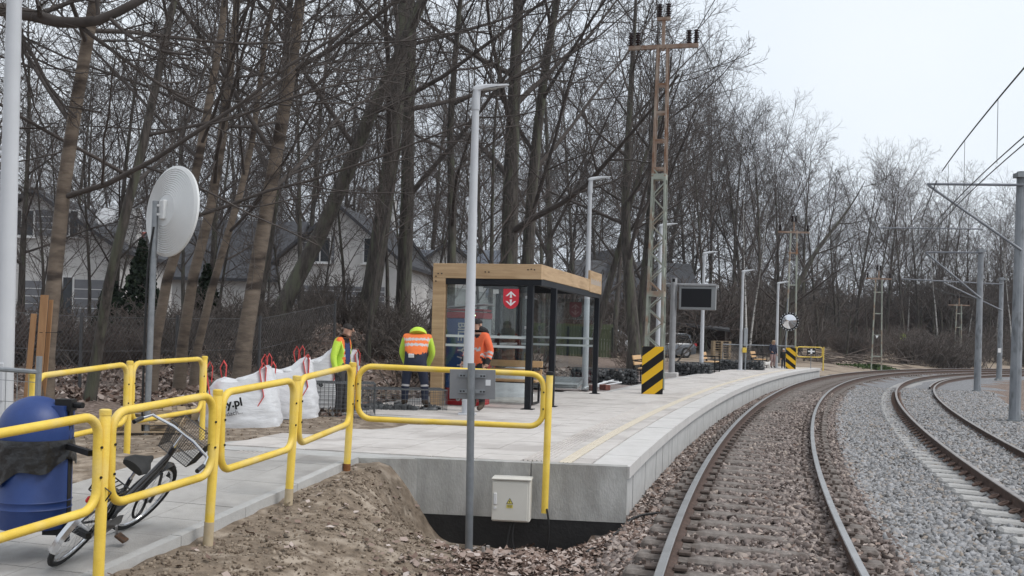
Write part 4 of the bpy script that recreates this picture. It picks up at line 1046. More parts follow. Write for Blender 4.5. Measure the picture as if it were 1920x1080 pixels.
def insulator(par, x, y, z, h=.42, r=.075, world=False):
    prof = [(.02, 0)]; k = 6
    for i in range(k): prof += [(r * .55, h * (i + .1) / k), (r, h * (i + .45) / k), (r * .55, h * (i + .85) / k)]
    prof += [(.03, h)]; m = MB(); m.lathe(prof, 12, (x, y, z)); return m.build('insulator', insul, par, smooth=True)
m = MB(); m.box((0, 0, TT - .0), (1.80, .10, .10)); m.build('cross_arm', latr, tw)
m = MB(); m.tube([(0, 0, TT - .1), (0, 0, TT + .72)], .055, 4); m.build('top_mast', latr, tw)
m = MB(); m.box((0, 0, TT + .72), (.34, .10, .08)); m.build('top_bracket', latr, tw)
for x, z in ((-.84, TT + .05), (-.66, TT + .05), (.66, TT + .05), (.84, TT + .05), (-.11, TT + .76), (.11, TT + .76)): insulator(tw, x, 0, z, .36, .075)
def stripes_mat(name, ang, per):
    m = bpy.data.materials.new(name); m.use_nodes = True; t = m.node_tree; b = t.nodes['Principled BSDF']; b.inputs['Roughness'].default_value = .45
    tcn = t.nodes.new('ShaderNodeTexCoord'); sx = t.nodes.new('ShaderNodeSeparateXYZ'); t.links.new(tcn.outputs['Object'], sx.inputs[0])
    def mth(op, a, b_): 
        n = t.nodes.new('ShaderNodeMath'); n.operation = op
        for i, v in enumerate((a, b_)):
            if isinstance(v, (int, float)): n.inputs[i].default_value = v
            else: t.links.new(v, n.inputs[i])
        return n.outputs[0]
    q = mth('ADD', mth('MULTIPLY', sx.outputs['X'], -math.tan(ang)), sx.outputs['Z']); q = mth('FRACT', mth('ADD', mth('DIVIDE', q, per), 10.10), 0)
    r = t.nodes.new('ShaderNodeValToRGB'); r.color_ramp.interpolation = 'CONSTANT'; r.color_ramp.elements[0].color = (.74, .44, .02, 1); r.color_ramp.elements[1].position = .5; r.color_ramp.elements[1].color = (.010, .009, .009, 1); b.inputs['Specular IOR Level'].default_value = .2
    t.links.new(q, r.inputs[0]); t.links.new(r.outputs[0], b.inputs['Base Color']); return m
def board(p, wd, ht, rz, ang, label):
    t = thing('striped_board', label, 'warning board', tuple(p), rz); m = MB(); m.bbox((0, 0, ht / 2), (wd, .03, ht), .004); m.build('board_face', stripes_mat('hazard_stripes', ang, ht * .40), t)
    m = MB(); m.ab(wd / 2 - .03, wd / 2 + .012, .02, .30, 0, ht - .005); m.build('board_side', bk, t); return t
BB = un(1222, 739, PLZ); board((BB.x, BB.y, PLZ + .002), .50, 1.14, R(-5), R(38), 'yellow and black striped board at the lattice tower foot')
BF = un(1482, 692, PLZ); board((BF.x, BF.y, PLZ + .002), .46, 1.02, R(-12), R(-38), 'striped board at the platform far end')
# ---------------------------------------------------------------- information screen
DP = un(1259, 703, PLZ); 
scr = thing('information_screen', 'dark information screen hanging from a grey steel post', 'display', (DP.x, DP.y, .3), R(-16))
hz = at(1259, 521, DP.y).z - .3
gpost = mat('stainless_post', (.30, .30, .305), (.40, .40, .405), 4, .4, .1, 30, metal=.5)
m = MB(); m.tube([(0, 0, -.1), (0, 0, hz)], .115, 18); m.build('post', gpost, scr, smooth=True)
zt = at(1290, 537, DP.y).z - .3; zb_ = at(1290, 581, DP.y).z - .3
m = MB(); m.tube([(-.45, 0, zt + .07), (1.50, 0, zt + .07)], .035, 8); m.build('arm', gpost, scr, smooth=True)
m = MB(); m.bbox((.88, -.05, (zt + zb_) / 2), (1.32, .28, zt - zb_), .02); hsn = m.build('housing', mat('housing_grey', (.22, .23, .235), (.27, .28, .285), 3, .45), scr)
m = MB(); m.box((.84, -.193, (zt + zb_) / 2), (1.08, .006, (zt - zb_) * .78)); m.build('screen', mat('screen_black', (.006, .006, .008), None, rough=.3, spec=.25), hsn)
m = MB(); m.bbox((.9, -.05, zt + .03), (1.40, .36, .03), .005); m.build('rain_hood', gpost, scr)
for x in (.35, 1.3): m = MB(); m.box((x, 0, zt + .03), (.05, .06, .12)); m.build('hanger', bk, scr)
m = MB(); m.box((0, 0, hz - .09), (.10, .24, .12)); m.build('camera_box', bk, scr)
m = MB(); m.bbox((-.15, .05, .04), (.75, .45, .20), .02); m.build('footing', copem, scr)
# ---------------------------------------------------------------- far barrier with cross plate, fence panel
def barrier(a, b_, h, label):
    t = thing('end_barrier', label, 'railing', (a.x, a.y, a.z)); zz = Vector((0, 0, 1))
    for p in (a, b_): m = MB(); m.tube([p - zz * .1, p + zz * 1.1], .035, 10); m.build('post', yellow, t, world=True, smooth=True)
    loop(t, a + zz * 1.1, b_ + zz * 1.1, h, r=.028, rc=.12); return t
fa, fb = un(1491, 690, PLZ), un(1545, 690, PLZ); fb = Vector((fa.x + 1.45, fa.y + .15, PLZ)); bar_ = barrier(fa, fb, .5, 'yellow tubular barrier closing the platform far end')
q = (fa + fb) / 2 + Vector((.05, -.12, .86))
cp_ = thing('cross_plate', 'black plate with white cross on the far yellow barrier', 'sign', (q.x, q.y, q.z - .17)); m = MB(); m.box((0, 0, .17), (.42, .02, .26)); m.build('plate', bk, cp_); m = MB(); m.box((0, -.014, .17), (.34, .006, .07)); m.box((0, -.018, .17), (.09, .006, .24)); m.build('cross', whitep, cp_); m = MB(); m.tube([(0, .03, -.7), (0, .03, .1)], .02, 6); m.build('stake', galv, cp_)
a = un(1370, 690, PLZ); 
fpn = thing('fence_panel', 'grey wire site fence panel behind the far benches', 'fence', (a.x, a.y + 2, .3)); m = MB()
for k in range(60): m.tube([(k * .06, 0, .05), (k * .06, .02 * k * .06, 1.1)], .004, 3, cap=False)
m.build('mesh', galv, fpn); m = MB(); m.tube([(0, 0, 0), (0, 0, 1.15), (3.55, .2, 1.15), (3.55, .2, 0)], .028, 6); m.build('frame', galv, fpn)

# ---------------------------------------------------------------- bulk bags of soil
bagw = mat('woven_bag', (.56, .57, .59), (.66, .67, .69), 3, .8, .55, 7, stretch=(1, 1, 3)); strapm = mat('red_strap', (.52, .05, .05), (.62, .09, .08), 20, .7)
def bulk_bag(p, rz, w, d, h, label, seed, text=None, straps=((-.9, -.8), (.55, -.8), (-.6, .8), (.8, .8))):
    r = random.Random(seed); t = thing('bulk_bag', label, 'bag', tuple(p), rz, 'white bulk bags on the soil'); nn, kk = 36, 13; vs = []; fs = []
    def pt(i, j):
        q = i / (kk - 1); a = 2 * math.pi * j / nn; e = 0.55 + .1 * q
        cx_ = math.copysign(abs(math.cos(a)) ** e, math.cos(a)); cy_ = math.copysign(abs(math.sin(a)) ** e, math.sin(a))
        k = 1.05 + .05 * math.sin(q * 3.0) - .26 * q ** 1.4
        z = q * h * (1 + .20 * cx_ * q + .02 * r.uniform(-1, 1) * q + .30 * q * (abs(cx_ * cy_)) ** 1.5)
        wr_ = 1 + .022 * math.sin(9 * q * 3 + 3 * math.sin(a * 2 + seed)) + .018 * math.sin(a * 9 + q * 7 + seed) + .012 * r.uniform(-1, 1)
        return Vector((cx_ * w / 2 * k * wr_, cy_ * d / 2 * k * wr_, z))
    for i in range(kk):
        for j in range(nn): vs.append(pt(i, j))
    for i in range(kk - 1):
        for j in range(nn): j2 = (j + 1) % nn; fs.append((i * nn + j, i * nn + j2, (i + 1) * nn + j2, (i + 1) * nn + j))
    base = len(vs)
    for f_, dz in ((.6, .02), (.25, -.02)):
        for j in range(nn): v = vs[(kk - 1) * nn + j]; vs.append(Vector((v.x * f_, v.y * f_, h * (1.0 + dz + .05 * math.sin(j * .9)))))
    b0 = (kk - 1) * nn
    for j in range(nn):
        j2 = (j + 1) % nn; fs.append((b0 + j, b0 + j2, base + j2, base + j)); fs.append((base + j, base + j2, base + nn + j2, base + nn + j))
    fs.append(tuple(base + nn + j for j in range(nn)))
    m = MB(); m.add(vs, fs); sk = m.build('sack', bagw, t, smooth=True)
    for sx, sy in straps:
        x, y = sx * w / 2 * .93, sy * d / 2 * .98; s_ = -1 if sy < 0 else 1
        pts = [(x + .10 * s_, y * 1.16, h * .35), (x + .04, y * 1.18, h * .7), (x, y * 1.10, h * 1.0), (x - .03, y * .96, h + .17), (x + .02, y * .9, h + .27), (x + .06, y * .92, h + .20), (x + .05, y * .97, h * .98)]
        m = MB(); m.tube([Vector(q) for q in pts], .046, 4, flat=.2); m.build('lifting_strap', strapm, t)
    if text:
        for tx, sz_, x, z, bo in text:
            vs2, fc2 = text_mb(tx, sz_, .002, bo); Rm = Matrix.Rotation(R(90), 3, 'X') @ Matrix.Rotation(R(12), 3, 'Z')
            m = MB(); m.add([Vector((x, -d / 2 * 1.10 - .015, z)) + Rm @ v for v in vs2], fc2); m.build('print', bk, sk)
    return t
def bagpos(px, py, d): 
    p = at(px, py, d); return (p.x, p.y, gz(p.x, p.y) - .04)
bulk_bag(bagpos(452, 800, 15.6), R(12), 1.10, .95, .68, 'white bulk bag printed sy.pl, nearest the wire fence end', 1, (('sy.pl', .16, -.24, .30, .006), ('grodach...', .09, -.30, .17, .0)))
bulk_bag(bagpos(535, 790, 17.0), R(18), .95, .95, .72, 'white bulk bag wedged between the two printed bags', 2)
bulk_bag(bagpos(592, 776, 18.9), R(14), .95, .95, .85, 'white bulk bag printed Gre behind the wire gabion', 3, (('Gre', .15, -.16, .40, .006), ('projuce e spos', .06, -.30, .26, .0)))
bulk_bag((-3.15, 19.6, .22), R(10), .8, .8, .85, 'white bulk bag with red straps right of the standing worker', 4, None, ((.8, -.8), (.7, .8)))
bulk_bag((-.35, 23.2, .30), R(15), 1.6, .9, .55, 'pale bulk bag seen through the shelter glass', 5, None, ((-.2, -.8), (.6, .8)))
# ---------------------------------------------------------------- pallets, beams beside the railing
pal = mat('pallet_wood', (.30, .22, .14), (.42, .33, .22), 5, .8, .2, 30)
def pallet(p, rz, label):
    t = thing('pallet', label, 'pallet', tuple(p), rz, 'wooden pallets on the soil')
    for k in range(6): m = MB(); m.box((-.5 + k * .2, 0, .13), (.12, .8, .022)); m.build('top_board', pal, t)
    for y in (-.35, 0, .35):
        for x in (-.5, 0, .5): m = MB(); m.box((x, y, .065), (.13, .10, .09)); m.build('block', pal, t)
        m = MB(); m.box((0, y, .01), (1.15, .10, .02)); m.build('bottom_board', pal, t); m = MB(); m.box((0, y, .114), (1.15, .10, .008)); m.build('stringer', pal, t)
for i, (px, py, d) in enumerate(((262, 808, 14.6), (300, 790, 15.8))):
    p = at(px, py, d); pallet((p.x, p.y, gz(p.x, p.y) + .02), R(12 + 6 * i), ['wooden pallet on soil in front of the mirror pole', 'wooden pallet on soil behind the mirror pole'][i])
# ---------------------------------------------------------------- grey tube barrier at the left edge
m0 = thing('tube_barrier', 'grey galvanised tube barrier beside the white lamp pole', 'barrier', tuple(un(72, 760, .2)))
a_, b_, c_ = at(-120, 683, 10.0), at(76, 698, 10.2), at(74, 668, 10.2)
m = MB(); m.tube([a_, b_], .024, 8); m.build('top_tube', galv, m0, world=True, smooth=True); m = MB(); m.tube([c_, Vector((c_.x - .02, c_.y, .05))], .028, 8); m.build('end_tube', galv, m0, world=True, smooth=True)
m = MB()
for k in range(9): q0 = a_ + (b_ - a_) * (k / 9); m.tube([q0, q0 - Vector((0, 0, .9))], .004, 4)
for k in range(5): m.tube([a_ - Vector((0, 0, .2 * k + .1)), b_ - Vector((0, 0, .2 * k + .1))], .004, 4)
m.build('mesh', galv, m0, world=True)
# ================================================================== TREES
bark = mat('bark_dark', (.024, .021, .019), (.105, .091, .081), 6, .95, 1.0, 9, stretch=(3, 3, .45), contrast=.45, c3=(.095, .098, .070), scale3=2)
bark2 = mat('bark_pale', (.11, .085, .066), (.20, .16, .125), 4, .9, .8, 7, stretch=(.8, .8, 2.6), c3=(.045, .034, .028), scale3=1.6)
twig_m = mat('twig_dark', (.052, .044, .040), (.095, .081, .074), 3, .95)
twig_r = mat('twig_reddish', (.068, .055, .049), (.118, .098, .089), 3, .95)
def birch_mat():
    m = mat('birch_bark', (.42, .41, .39), (.55, .54, .52), 4, .8, .2, 20, stretch=(1, 1, 3), c3=(.03, .028, .026), scale3=3.2); return m
birch = birch_mat()
def perp(d, r):
    a = np.array([r.gauss(0, 1), r.gauss(0, 1), r.gauss(0, 1)]); a -= d * a.dot(d); return a / (np.linalg.norm(a) + 1e-9)
class TreeGen:
    def __init__(s, seed): s.r = random.Random(seed); s.lines = {}       # (bucket, k, n) -> list of (pts, radii)
    def emit(s, bucket, P, Rr, n): s.lines.setdefault((bucket, len(P), n), []).append((P, Rr))
    def limb(s, p, d, L, r0, r1, k, wob, up):
        r = s.r; P = [p]; d = d / np.linalg.norm(d); st = L / (k - 1)
        for i in range(k - 1):
            d = d + perp(d, r) * r.uniform(0, wob) + np.array([0, 0, up]); d /= np.linalg.norm(d); P.append(P[-1] + d * st)
        P = np.array(P); t = np.linspace(0, 1, k); return P, r0 + (r1 - r0) * t ** .8
    def kids(s, P, Rr, L, level, cfg):
        r = s.r; c = cfg[level]; n = c['n'] if isinstance(c['n'], int) else r.randint(*c['n'])
        az = r.uniform(0, 6.28)
        for i in range(n):
            t = c['t0'] + (c.get('t1', .97) - c['t0']) * (i + r.random()) / n; f = t * (len(P) - 1); a = int(min(f, len(P) - 2)); q = f - a
            p = P[a] * (1 - q) + P[a + 1] * q; rad = Rr[a] * (1 - q) + Rr[a + 1] * q
            d = P[a + 1] - P[a]; d /= np.linalg.norm(d)
            az += 2.4 + r.uniform(-.5, .5)
            ref = np.array([0., 0., 1.]) if abs(d[2]) < .9 else np.array([1., 0., 0.]); x = np.cross(d, ref); x /= np.linalg.norm(x); y = np.cross(d, x)
            side = x * math.cos(az) + y * math.sin(az); an = math.radians(r.uniform(*c['ang'])); dd = d * math.cos(an) + side * math.sin(an)
            LL = L * r.uniform(*c['len']) * (1 - c.get('tap', .55) * t); r0 = min(rad * c.get('rr', .6), c.get('rmax', 9)); r1 = max(c['rmin'], r0 * .25)
            r0 = max(r0, c['rmin'] * 1.3)
            Q, Rq = s.limb(p, dd, LL, r0, r1, c['k'], c['wob'], c['up']); s.emit('crown', Q, Rq, c['sides'])
            if level + 1 < len(cfg): s.kids(Q, Rq, LL, level + 1, cfg)
    def mesh(s, bucket, extra_off=None):
        Vs = []; Fs = []; base = 0
        for (b, k, n), lst in s.lines.items():
            if b != bucket: continue
            P = np.array([q[0] for q in lst]); Rr = np.array([q[1] for q in lst]); m = len(lst)
            T = np.empty_like(P); T[:, 1:-1] = P[:, 2:] - P[:, :-2]; T[:, 0] = P[:, 1] - P[:, 0]; T[:, -1] = P[:, -1] - P[:, -2]
            T /= np.linalg.norm(T, axis=2, keepdims=True) + 1e-9
            ref = np.where((np.abs(T[:, :1, 2:3]) < .9), np.array([0., 0., 1.]), np.array([1., 0., 0.])); ref = np.repeat(ref, k, axis=1)
            X = np.cross(T, ref); X /= np.linalg.norm(X, axis=2, keepdims=True) + 1e-9; Y = np.cross(T, X)
            an = 2 * np.pi * np.arange(n) / n
            ring = P[:, :, None, :] + (X[:, :, None, :] * np.cos(an)[None, None, :, None] + Y[:, :, None, :] * np.sin(an)[None, None, :, None]) * Rr[:, :, None, None]
            Vs.append(ring.reshape(-1, 3))
            idx = (np.arange(m) * k * n)[:, None, None] + (np.arange(k - 1) * n)[None, :, None] + np.arange(n)[None, None, :]
            j2 = (np.arange(n) + 1) % n; idx2 = (np.arange(m) * k * n)[:, None, None] + (np.arange(k - 1) * n)[None, :, None] + j2[None, None, :]
            F_ = np.stack([idx, idx2, idx2 + n, idx + n], -1).reshape(-1, 4) + base; Fs.append(F_); base += m * k * n
        return np.concatenate(Vs), np.concatenate(Fs)
CFG_BIG = [dict(n=(17, 20), t0=.22, ang=(38, 68), len=(.42, .60), tap=.62, rr=.43, rmin=.015, k=8, wob=.16, up=.05, sides=6),
           dict(n=(8, 10), t0=.15, ang=(28, 58), len=(.42, .62), tap=.5, rr=.52, rmin=.0085, k=6, wob=.20, up=.035, sides=4),
           dict(n=(6, 7), t0=.15, ang=(25, 58), len=(.40, .62), tap=.5, rr=.58, rmin=.0055, k=4, wob=.22, up=.03, sides=3),
           dict(n=(3, 4), t0=.2, ang=(22, 55), len=(.45, .7), tap=.4, rr=.7, rmin=.0038, k=3, wob=.2, up=.02, sides=3)]
CFG_NEAR = [dict(n=(13, 16), t0=.20, ang=(45, 80), len=(.34, .55), tap=.55, rr=.45, rmin=.016, rmax=.075, k=8, wob=.18, up=.045, sides=6),
            dict(n=(7, 9), t0=.12, ang=(30, 62), len=(.40, .60), tap=.5, rr=.55, rmin=.009, k=6, wob=.22, up=.03, sides=4),
            dict(n=(5, 6), t0=.15, ang=(28, 60), len=(.40, .62), tap=.45, rr=.6, rmin=.005, k=4, wob=.24, up=.02, sides=3),
            dict(n=(3, 4), t0=.2, ang=(25, 55), len=(.45, .7), tap=.4, rr=.7, rmin=.0032, k=3, wob=.2, up=.01, sides=3)]
CFG_SLIM = [dict(n=(20, 24), t0=.30, ang=(28, 50), len=(.22, .34), tap=.55, rr=.45, rmin=.012, k=6, wob=.14, up=.05, sides=4),
            dict(n=(7, 9), t0=.15, ang=(25, 50), len=(.40, .60), tap=.5, rr=.55, rmin=.008, k=5, wob=.2, up=.0, sides=3),
            dict(n=(5, 6), t0=.15, ang=(22, 50), len=(.45, .65), tap=.45, rr=.6, rmin=.005, k=4, wob=.2, up=-.03, sides=3)]
CFG_FORK = [dict(CFG_BIG[0], n=(9, 11), t0=.28, ang=(14, 34), len=(.62, .80), tap=.55, rr=.62), dict(CFG_BIG[1], n=(10, 12)), CFG_BIG[2], CFG_BIG[3]]
def gen_tree(seed, H, r0, cfg, wob=.05, path=None):
    g_ = TreeGen(seed)
    if path is None: P, Rr = g_.limb(np.array([0., 0., -.3]), np.array([g_.r.uniform(-.06, .06), g_.r.uniform(-.06, .06), 1.0]), H, r0, r0 * .10, 12, wob, .02)
    else: P = np.array(path, float); Rr = r0 * (1 - .93 * np.linspace(0, 1, len(P)) ** 1.1)
    Rr = Rr.copy(); Rr[0] *= 1.25; g_.emit('trunk', P, Rr, 10); g_.kids(P, Rr, H, 0, cfg); return g_
def np_obj_mesh(name, g_, bucket, mt, smooth):
    V_, F_ = g_.mesh(bucket); o = npmesh(name, V_, F_, mt, smooth=smooth); me = o.data; bpy.data.objects.remove(o); return me
VAR = []
for sd_, H, r0, cfg, bm, tm in ((1, 18, .23, CFG_BIG, bark, twig_m), (2, 17, .18, CFG_BIG, bark, twig_m), (3, 18, .26, CFG_FORK, bark, twig_m), (4, 17, .18, CFG_FORK, bark, twig_r), (5, 16, .15, CFG_SLIM, bark, twig_r), (6, 16, .14, CFG_SLIM, birch, twig_r)):
    g_ = gen_tree(100 + sd_, H, r0, cfg); VAR.append((np_obj_mesh('trunk', g_, 'trunk', bm, True), np_obj_mesh('crown', g_, 'crown', tm, False), H))
WOOD = 'bare trees of the wood'
def tree(v, x, y, H, label, group=WOOD, name='bare_tree', rz=None, z=None):
    tm, cm, h0 = VAR[v]; k = H / h0; t = thing(name, label, 'tree', (x, y, (gz(x, y) if z is None else z) - .05), rnd.uniform(0, 6.28) if rz is None else rz, group); t.scale = (k, k, k)
    for nm, me in (('trunk', tm), ('crown', cm)): o = bpy.data.objects.new(nm, me); COL.objects.link(o); o.parent = t
    return t
# --- near trees with trunks surveyed one by one: photo points along the trunk at a fixed depth
NEAR = [
  (15.6, [(84, 700), (104, 500), (122, 330), (150, 150), (178, 0)], .165, bark2, 15, 'slim tree with wooden planks tied round its foot'),
  (17.2, [(163, 775), (186, 640), (190, 600), (215, 480), (262, 300), (290, 170), (322, 20)], .125, bark, 13, 'dark crooked tree right of the plank wrapped tree'),
  (19.5, [(283, 690), (318, 500), (352, 400), (372, 300), (400, 150), (425, 0)], .14, bark2, 14, 'slanting pale tree just behind the round mirror'),
  (20.5, [(335, 690), (362, 520), (398, 380), (420, 240), (437, 80), (450, -40)], .15, bark2, 15, 'upright pale tree right of the round mirror'),
  (21.5, [(362, 690), (402, 520), (440, 400), (468, 300), (482, 200), (500, 60)], .12, bark2, 13, 'thin leaning tree behind the nearest bulk bag'),
  (20.0, [(448, 705), (472, 560), (490, 450), (520, 280), (548, 120), (565, -20)], .215, bark2, 17, 'pale banded beech trunk behind the white bulk bags'),
  (27.0, [(490, 690), (545, 545), (600, 440), (648, 330), (700, 200), (760, 80), (800, -20)], .30, bark, 19, 'broad dark tree leaning right above the bulk bags'),
  (29.0, [(470, 690), (500, 480), (520, 330), (532, 180), (540, 20)], .20, bark, 18, 'straight dark tree behind the banded beech'),
  (30.0, [(672, 660), (694, 560), (716, 420), (738, 260), (752, 100), (760, -30)], .38, bark, 20, 'stout dark tree behind the standing worker'),
  (31.0, [(752, 660), (757, 540), (764, 380), (765, 220), (772, 60)], .33, bark, 20, 'stout straight dark tree left of the shelter post'),
  (33.0, [(842, 640), (846, 500), (850, 380), (842, 280), (850, 150), (862, 0)], .22, bark, 18, 'slender forked tree rising behind the shelter roof'),
  (34.0, [(948, 640), (955, 490), (958, 330), (964, 170), (972, 20)], .46, bark, 21, 'massive dark trunk behind the shelter roof middle'),
  (35.5, [(985, 640), (990, 470), (1000, 320), (1016, 170), (1040, 20)], .34, bark, 20, 'second trunk of the pair behind the shelter'),
  (44.0, [(1190, 655), (1183, 560), (1172, 430), (1176, 300), (1184, 150), (1192, 20)], .38, bark, 17.5, 'thick trunk beside the white parked car'),
  (45.0, [(1112, 650), (1140, 540), (1165, 450), (1190, 350), (1230, 240), (1270, 140)], .26, bark, 14, 'leaning trunk crossing behind the shelter name board'),
  (46.0, [(1198, 655), (1208, 540), (1218, 420), (1222, 300), (1228, 180), (1235, 60)], .36, bark, 15, 'straight trunk right behind the lattice tower'),
  (70.0, [(1452, 668), (1482, 560), (1530, 470), (1570, 420), (1600, 380)], .38, bark, 11.5, 'big tree leaning right behind the far striped board'),
]
for i, (d, pts, r0, bm, H, lab) in enumerate(NEAR):
    P = [at(px, py, d + .25 * math.sin(i + k)) for k, (px, py) in enumerate(pts)]
    base = P[0].copy(); g0 = gz(base.x, base.y); P = [Vector((base.x, base.y, g0 - .3))] + [p for p in P if p.z > g0 + .2]
    while P[-1].z < g0 + H:
        dv = (P[-1] - P[-3]).normalized(); dv = (dv * .75 + Vector((rnd.uniform(-.12, .12), rnd.uniform(-.15, .15), .35))).normalized(); P.append(P[-1] + dv * 1.6)
    loc = Vector((base.x, base.y, g0)); path = [tuple(p - loc) for p in P]
    # even resampling
    pa = np.array(path); L = np.concatenate([[0], np.cumsum(np.linalg.norm(np.diff(pa, axis=0), axis=1))]); q = np.linspace(0, L[-1], 14); pa = np.stack([np.interp(q, L, pa[:, a]) for a in range(3)], 1)
    cfg = CFG_NEAR if r0 < .24 else ([dict(CFG_BIG[0], rmax=.13, n=(12, 14), ang=(35, 75)), dict(CFG_BIG[1], n=(7, 8)), dict(CFG_BIG[2], n=(5, 6)), CFG_BIG[3]])
    if r0 < .24: cfg = [dict(CFG_NEAR[0], t0=.22)] + CFG_NEAR[1:]
    g_ = gen_tree(300 + i, H, r0 * .74, cfg, path=pa); t = thing('bare_tree', lab, 'tree', tuple(loc), 0, 'trees lining the platform')
    for nm, mt, sm in (('trunk', bm, True), ('crown', twig_m, False)):
        V_, F_ = g_.mesh(nm); npmesh(nm, V_, F_, mt, smooth=sm, parent=t)
# --- planks round the first trunk
b0 = at(84, 700, 15.45); z0 = gz(b0.x, b0.y); pg = thing('trunk_guard', 'orange brown wooden planks tied around a slim trunk', 'planks', (b0.x, b0.y, z0)); plk = mat('plank_wood', (.30, .16, .075), (.42, .24, .12), 4, .75, .2, 20, stretch=(3, 3, .4))
for (xa, xb, yt, dd) in ((74, 88, 553, 15.36), (90, 97, 562, 15.5), (56, 66, 588, 15.34)):
    p0, p1 = at((xa + xb) / 2 - 6, 690, dd), at((xa + xb) / 2 + 2, yt, dd); p0 = Vector((p0.x - .05, p0.y, z0)); wd = (xb - xa) / 2000 * dd; m = MB(); ux = Vector((1, 0, 0)) * wd / 2; uy = Vector((0, .025, 0))
    m.add([p0 - ux, p0 + ux, p0 + ux + uy, p0 - ux + uy, p1 - ux, p1 + ux, p1 + ux + uy, p1 - ux + uy], [(0, 3, 2, 1), (4, 5, 6, 7), (0, 1, 5, 4), (1, 2, 6, 5), (2, 3, 7, 6), (3, 0, 4, 7)]); m.build('plank', plk, pg, world=True)
m = MB(); q = at(78, 622, 15.4); m.tube([q + Vector((.23 * math.cos(a), .20 * math.sin(a) + .16, .01 * math.sin(a))) for a in np.arange(0, 6.28, .4)], .006, 4, closed=True); m.build('tie_wire', black_m, pg, world=True)
# --- the wood itself
def tree_px(v, px, d, ytop, label, group=WOOD, name='bare_tree'):
    p = at(px, 640, d); zt = at(px, ytop, d).z; g0 = gz(p.x, p.y); return tree(v, p.x, d, max(6, (zt - g0) * .84), label, group, name)
LB = 'tall bare tree in the wood behind the platform'
for i, (px, d, yt) in enumerate(((40, 34, -150), (-60, 30, -120), (215, 37, -160), (300, 60, -40), (390, 39, -140), (575, 62, -60), (640, 66, -40), (800, 70, -20), (905, 66, -30), (1030, 48, -120), (1075, 72, 0), (1150, 60, -20), (1205, 92, 60), (1240, 100, 90), (1285, 92, 90), (1330, 96, 110), (1370, 84, 150), (1395, 78, 190))):
    tree([0, 2, 1, 3][i % 4], at(px, 640, d).x, d, 1, LB) if False else tree_px([0, 2, 1, 3][i % 4], px, d, yt, LB, 'trees behind the platform')
LF = 'tall bare tree in the far wood beyond the bend'
for i, (px, d, yt) in enumerate(((1425, 76, 175), (1465, 80, 200), (1500, 84, 205), (1535, 88, 235), (1568, 96, 285), (1600, 100, 290), (1632, 94, 300), (1660, 104, 275), (1695, 98, 285), (1722, 106, 290), (1752, 112, 305), (1780, 104, 350), (1815, 114, 330), (1850, 108, 365), (1885, 116, 335), (1915, 110, 360), (1950, 112, 340), (2000, 116, 330))):
    tree_px([2, 3, 0, 3, 1][i % 5], px, d, yt, LF, 'far trees beyond the bend')
for i in range(34):
    px = 1400 + i * 17 + rnd.uniform(-8, 8); d = rnd.uniform(84, 128); tree_px([4, 4, 4, 1][i % 4], px, d, rnd.uniform(330, 440), 'slim bare tree standing among the far wood trunks', 'slim far trees')
for i, (px, d, yt) in enumerate(((1398, 66, 300), (1406, 70, 330), (1760, 100, 400), (1828, 96, 420), (1842, 102, 430), (1868, 98, 400), (1700, 108, 420), (1815, 104, 450), (1900, 96, 420))):
    tree_px(5, px, d, yt, 'white barked birch in the wood', 'white birches', 'birch_tree')
for i in range(26):
    px = -40 + i * 55 + rnd.uniform(-20, 20); d = rnd.uniform(62, 92); tree_px([1, 3, 4, 0][i % 4], px, d, rnd.uniform(-40, 200) if px < 1150 else rnd.uniform(120, 260), 'bare tree in the deep wood behind the houses', 'trees behind the houses')
for i in range(44):
    px = -60 + i * 35 + rnd.uniform(-14, 14); d = rnd.uniform(95, 150); tree_px([1, 3, 4, 0][i % 4], px, d, rnd.uniform(200, 380), 'distant bare tree far behind the houses', 'distant trees')
g_ = TreeGen(901); LP = [at(-160, 30, 13.2), at(-20, 14, 13.2), at(60, 28, 13.1), at(122, 45, 13.0), at(190, 38, 12.9), at(250, 8, 12.9), at(330, -40, 13.0)]
ob0 = Vector((LP[0].x - .5, 13.4, gz(LP[0].x - .5, 13.4))); pa = np.array([tuple(p - ob0) for p in LP]); L = np.concatenate([[0], np.cumsum(np.linalg.norm(np.diff(pa, axis=0), axis=1))]); q_ = np.linspace(0, L[-1], 14); pa = np.stack([np.interp(q_, L, pa[:, a]) for a in range(3)], 1)
Rl = np.linspace(.10, .045, 14); g_.emit('crown', pa, Rl, 8); g_.kids(pa, Rl, 6.0, 0, [dict(CFG_NEAR[0], n=9, len=(.3, .5), ang=(30, 70), rmax=.04)] + CFG_NEAR[1:])
tp = np.array([(0, 0, -.3), (.05, 0, 2), (.1, .05, 4), (.3, .1, float(pa[0][2]) - .1), (.2, .1, 8), (.3, .2, 11), (.2, .3, 14)]); Rt = np.linspace(.26, .06, 7); g_.emit('trunk', tp, Rt, 10)
tt_ = thing('bare_tree', 'tree with a thick mossy limb arching over the lamp pole', 'tree', tuple(ob0), 0, 'trees lining the platform')
for nm, mt, sm in (('trunk', bark, True), ('crown', twig_m, True)): V_, F_ = g_.mesh(nm); npmesh(nm, V_, F_, mt, smooth=sm, parent=tt_)
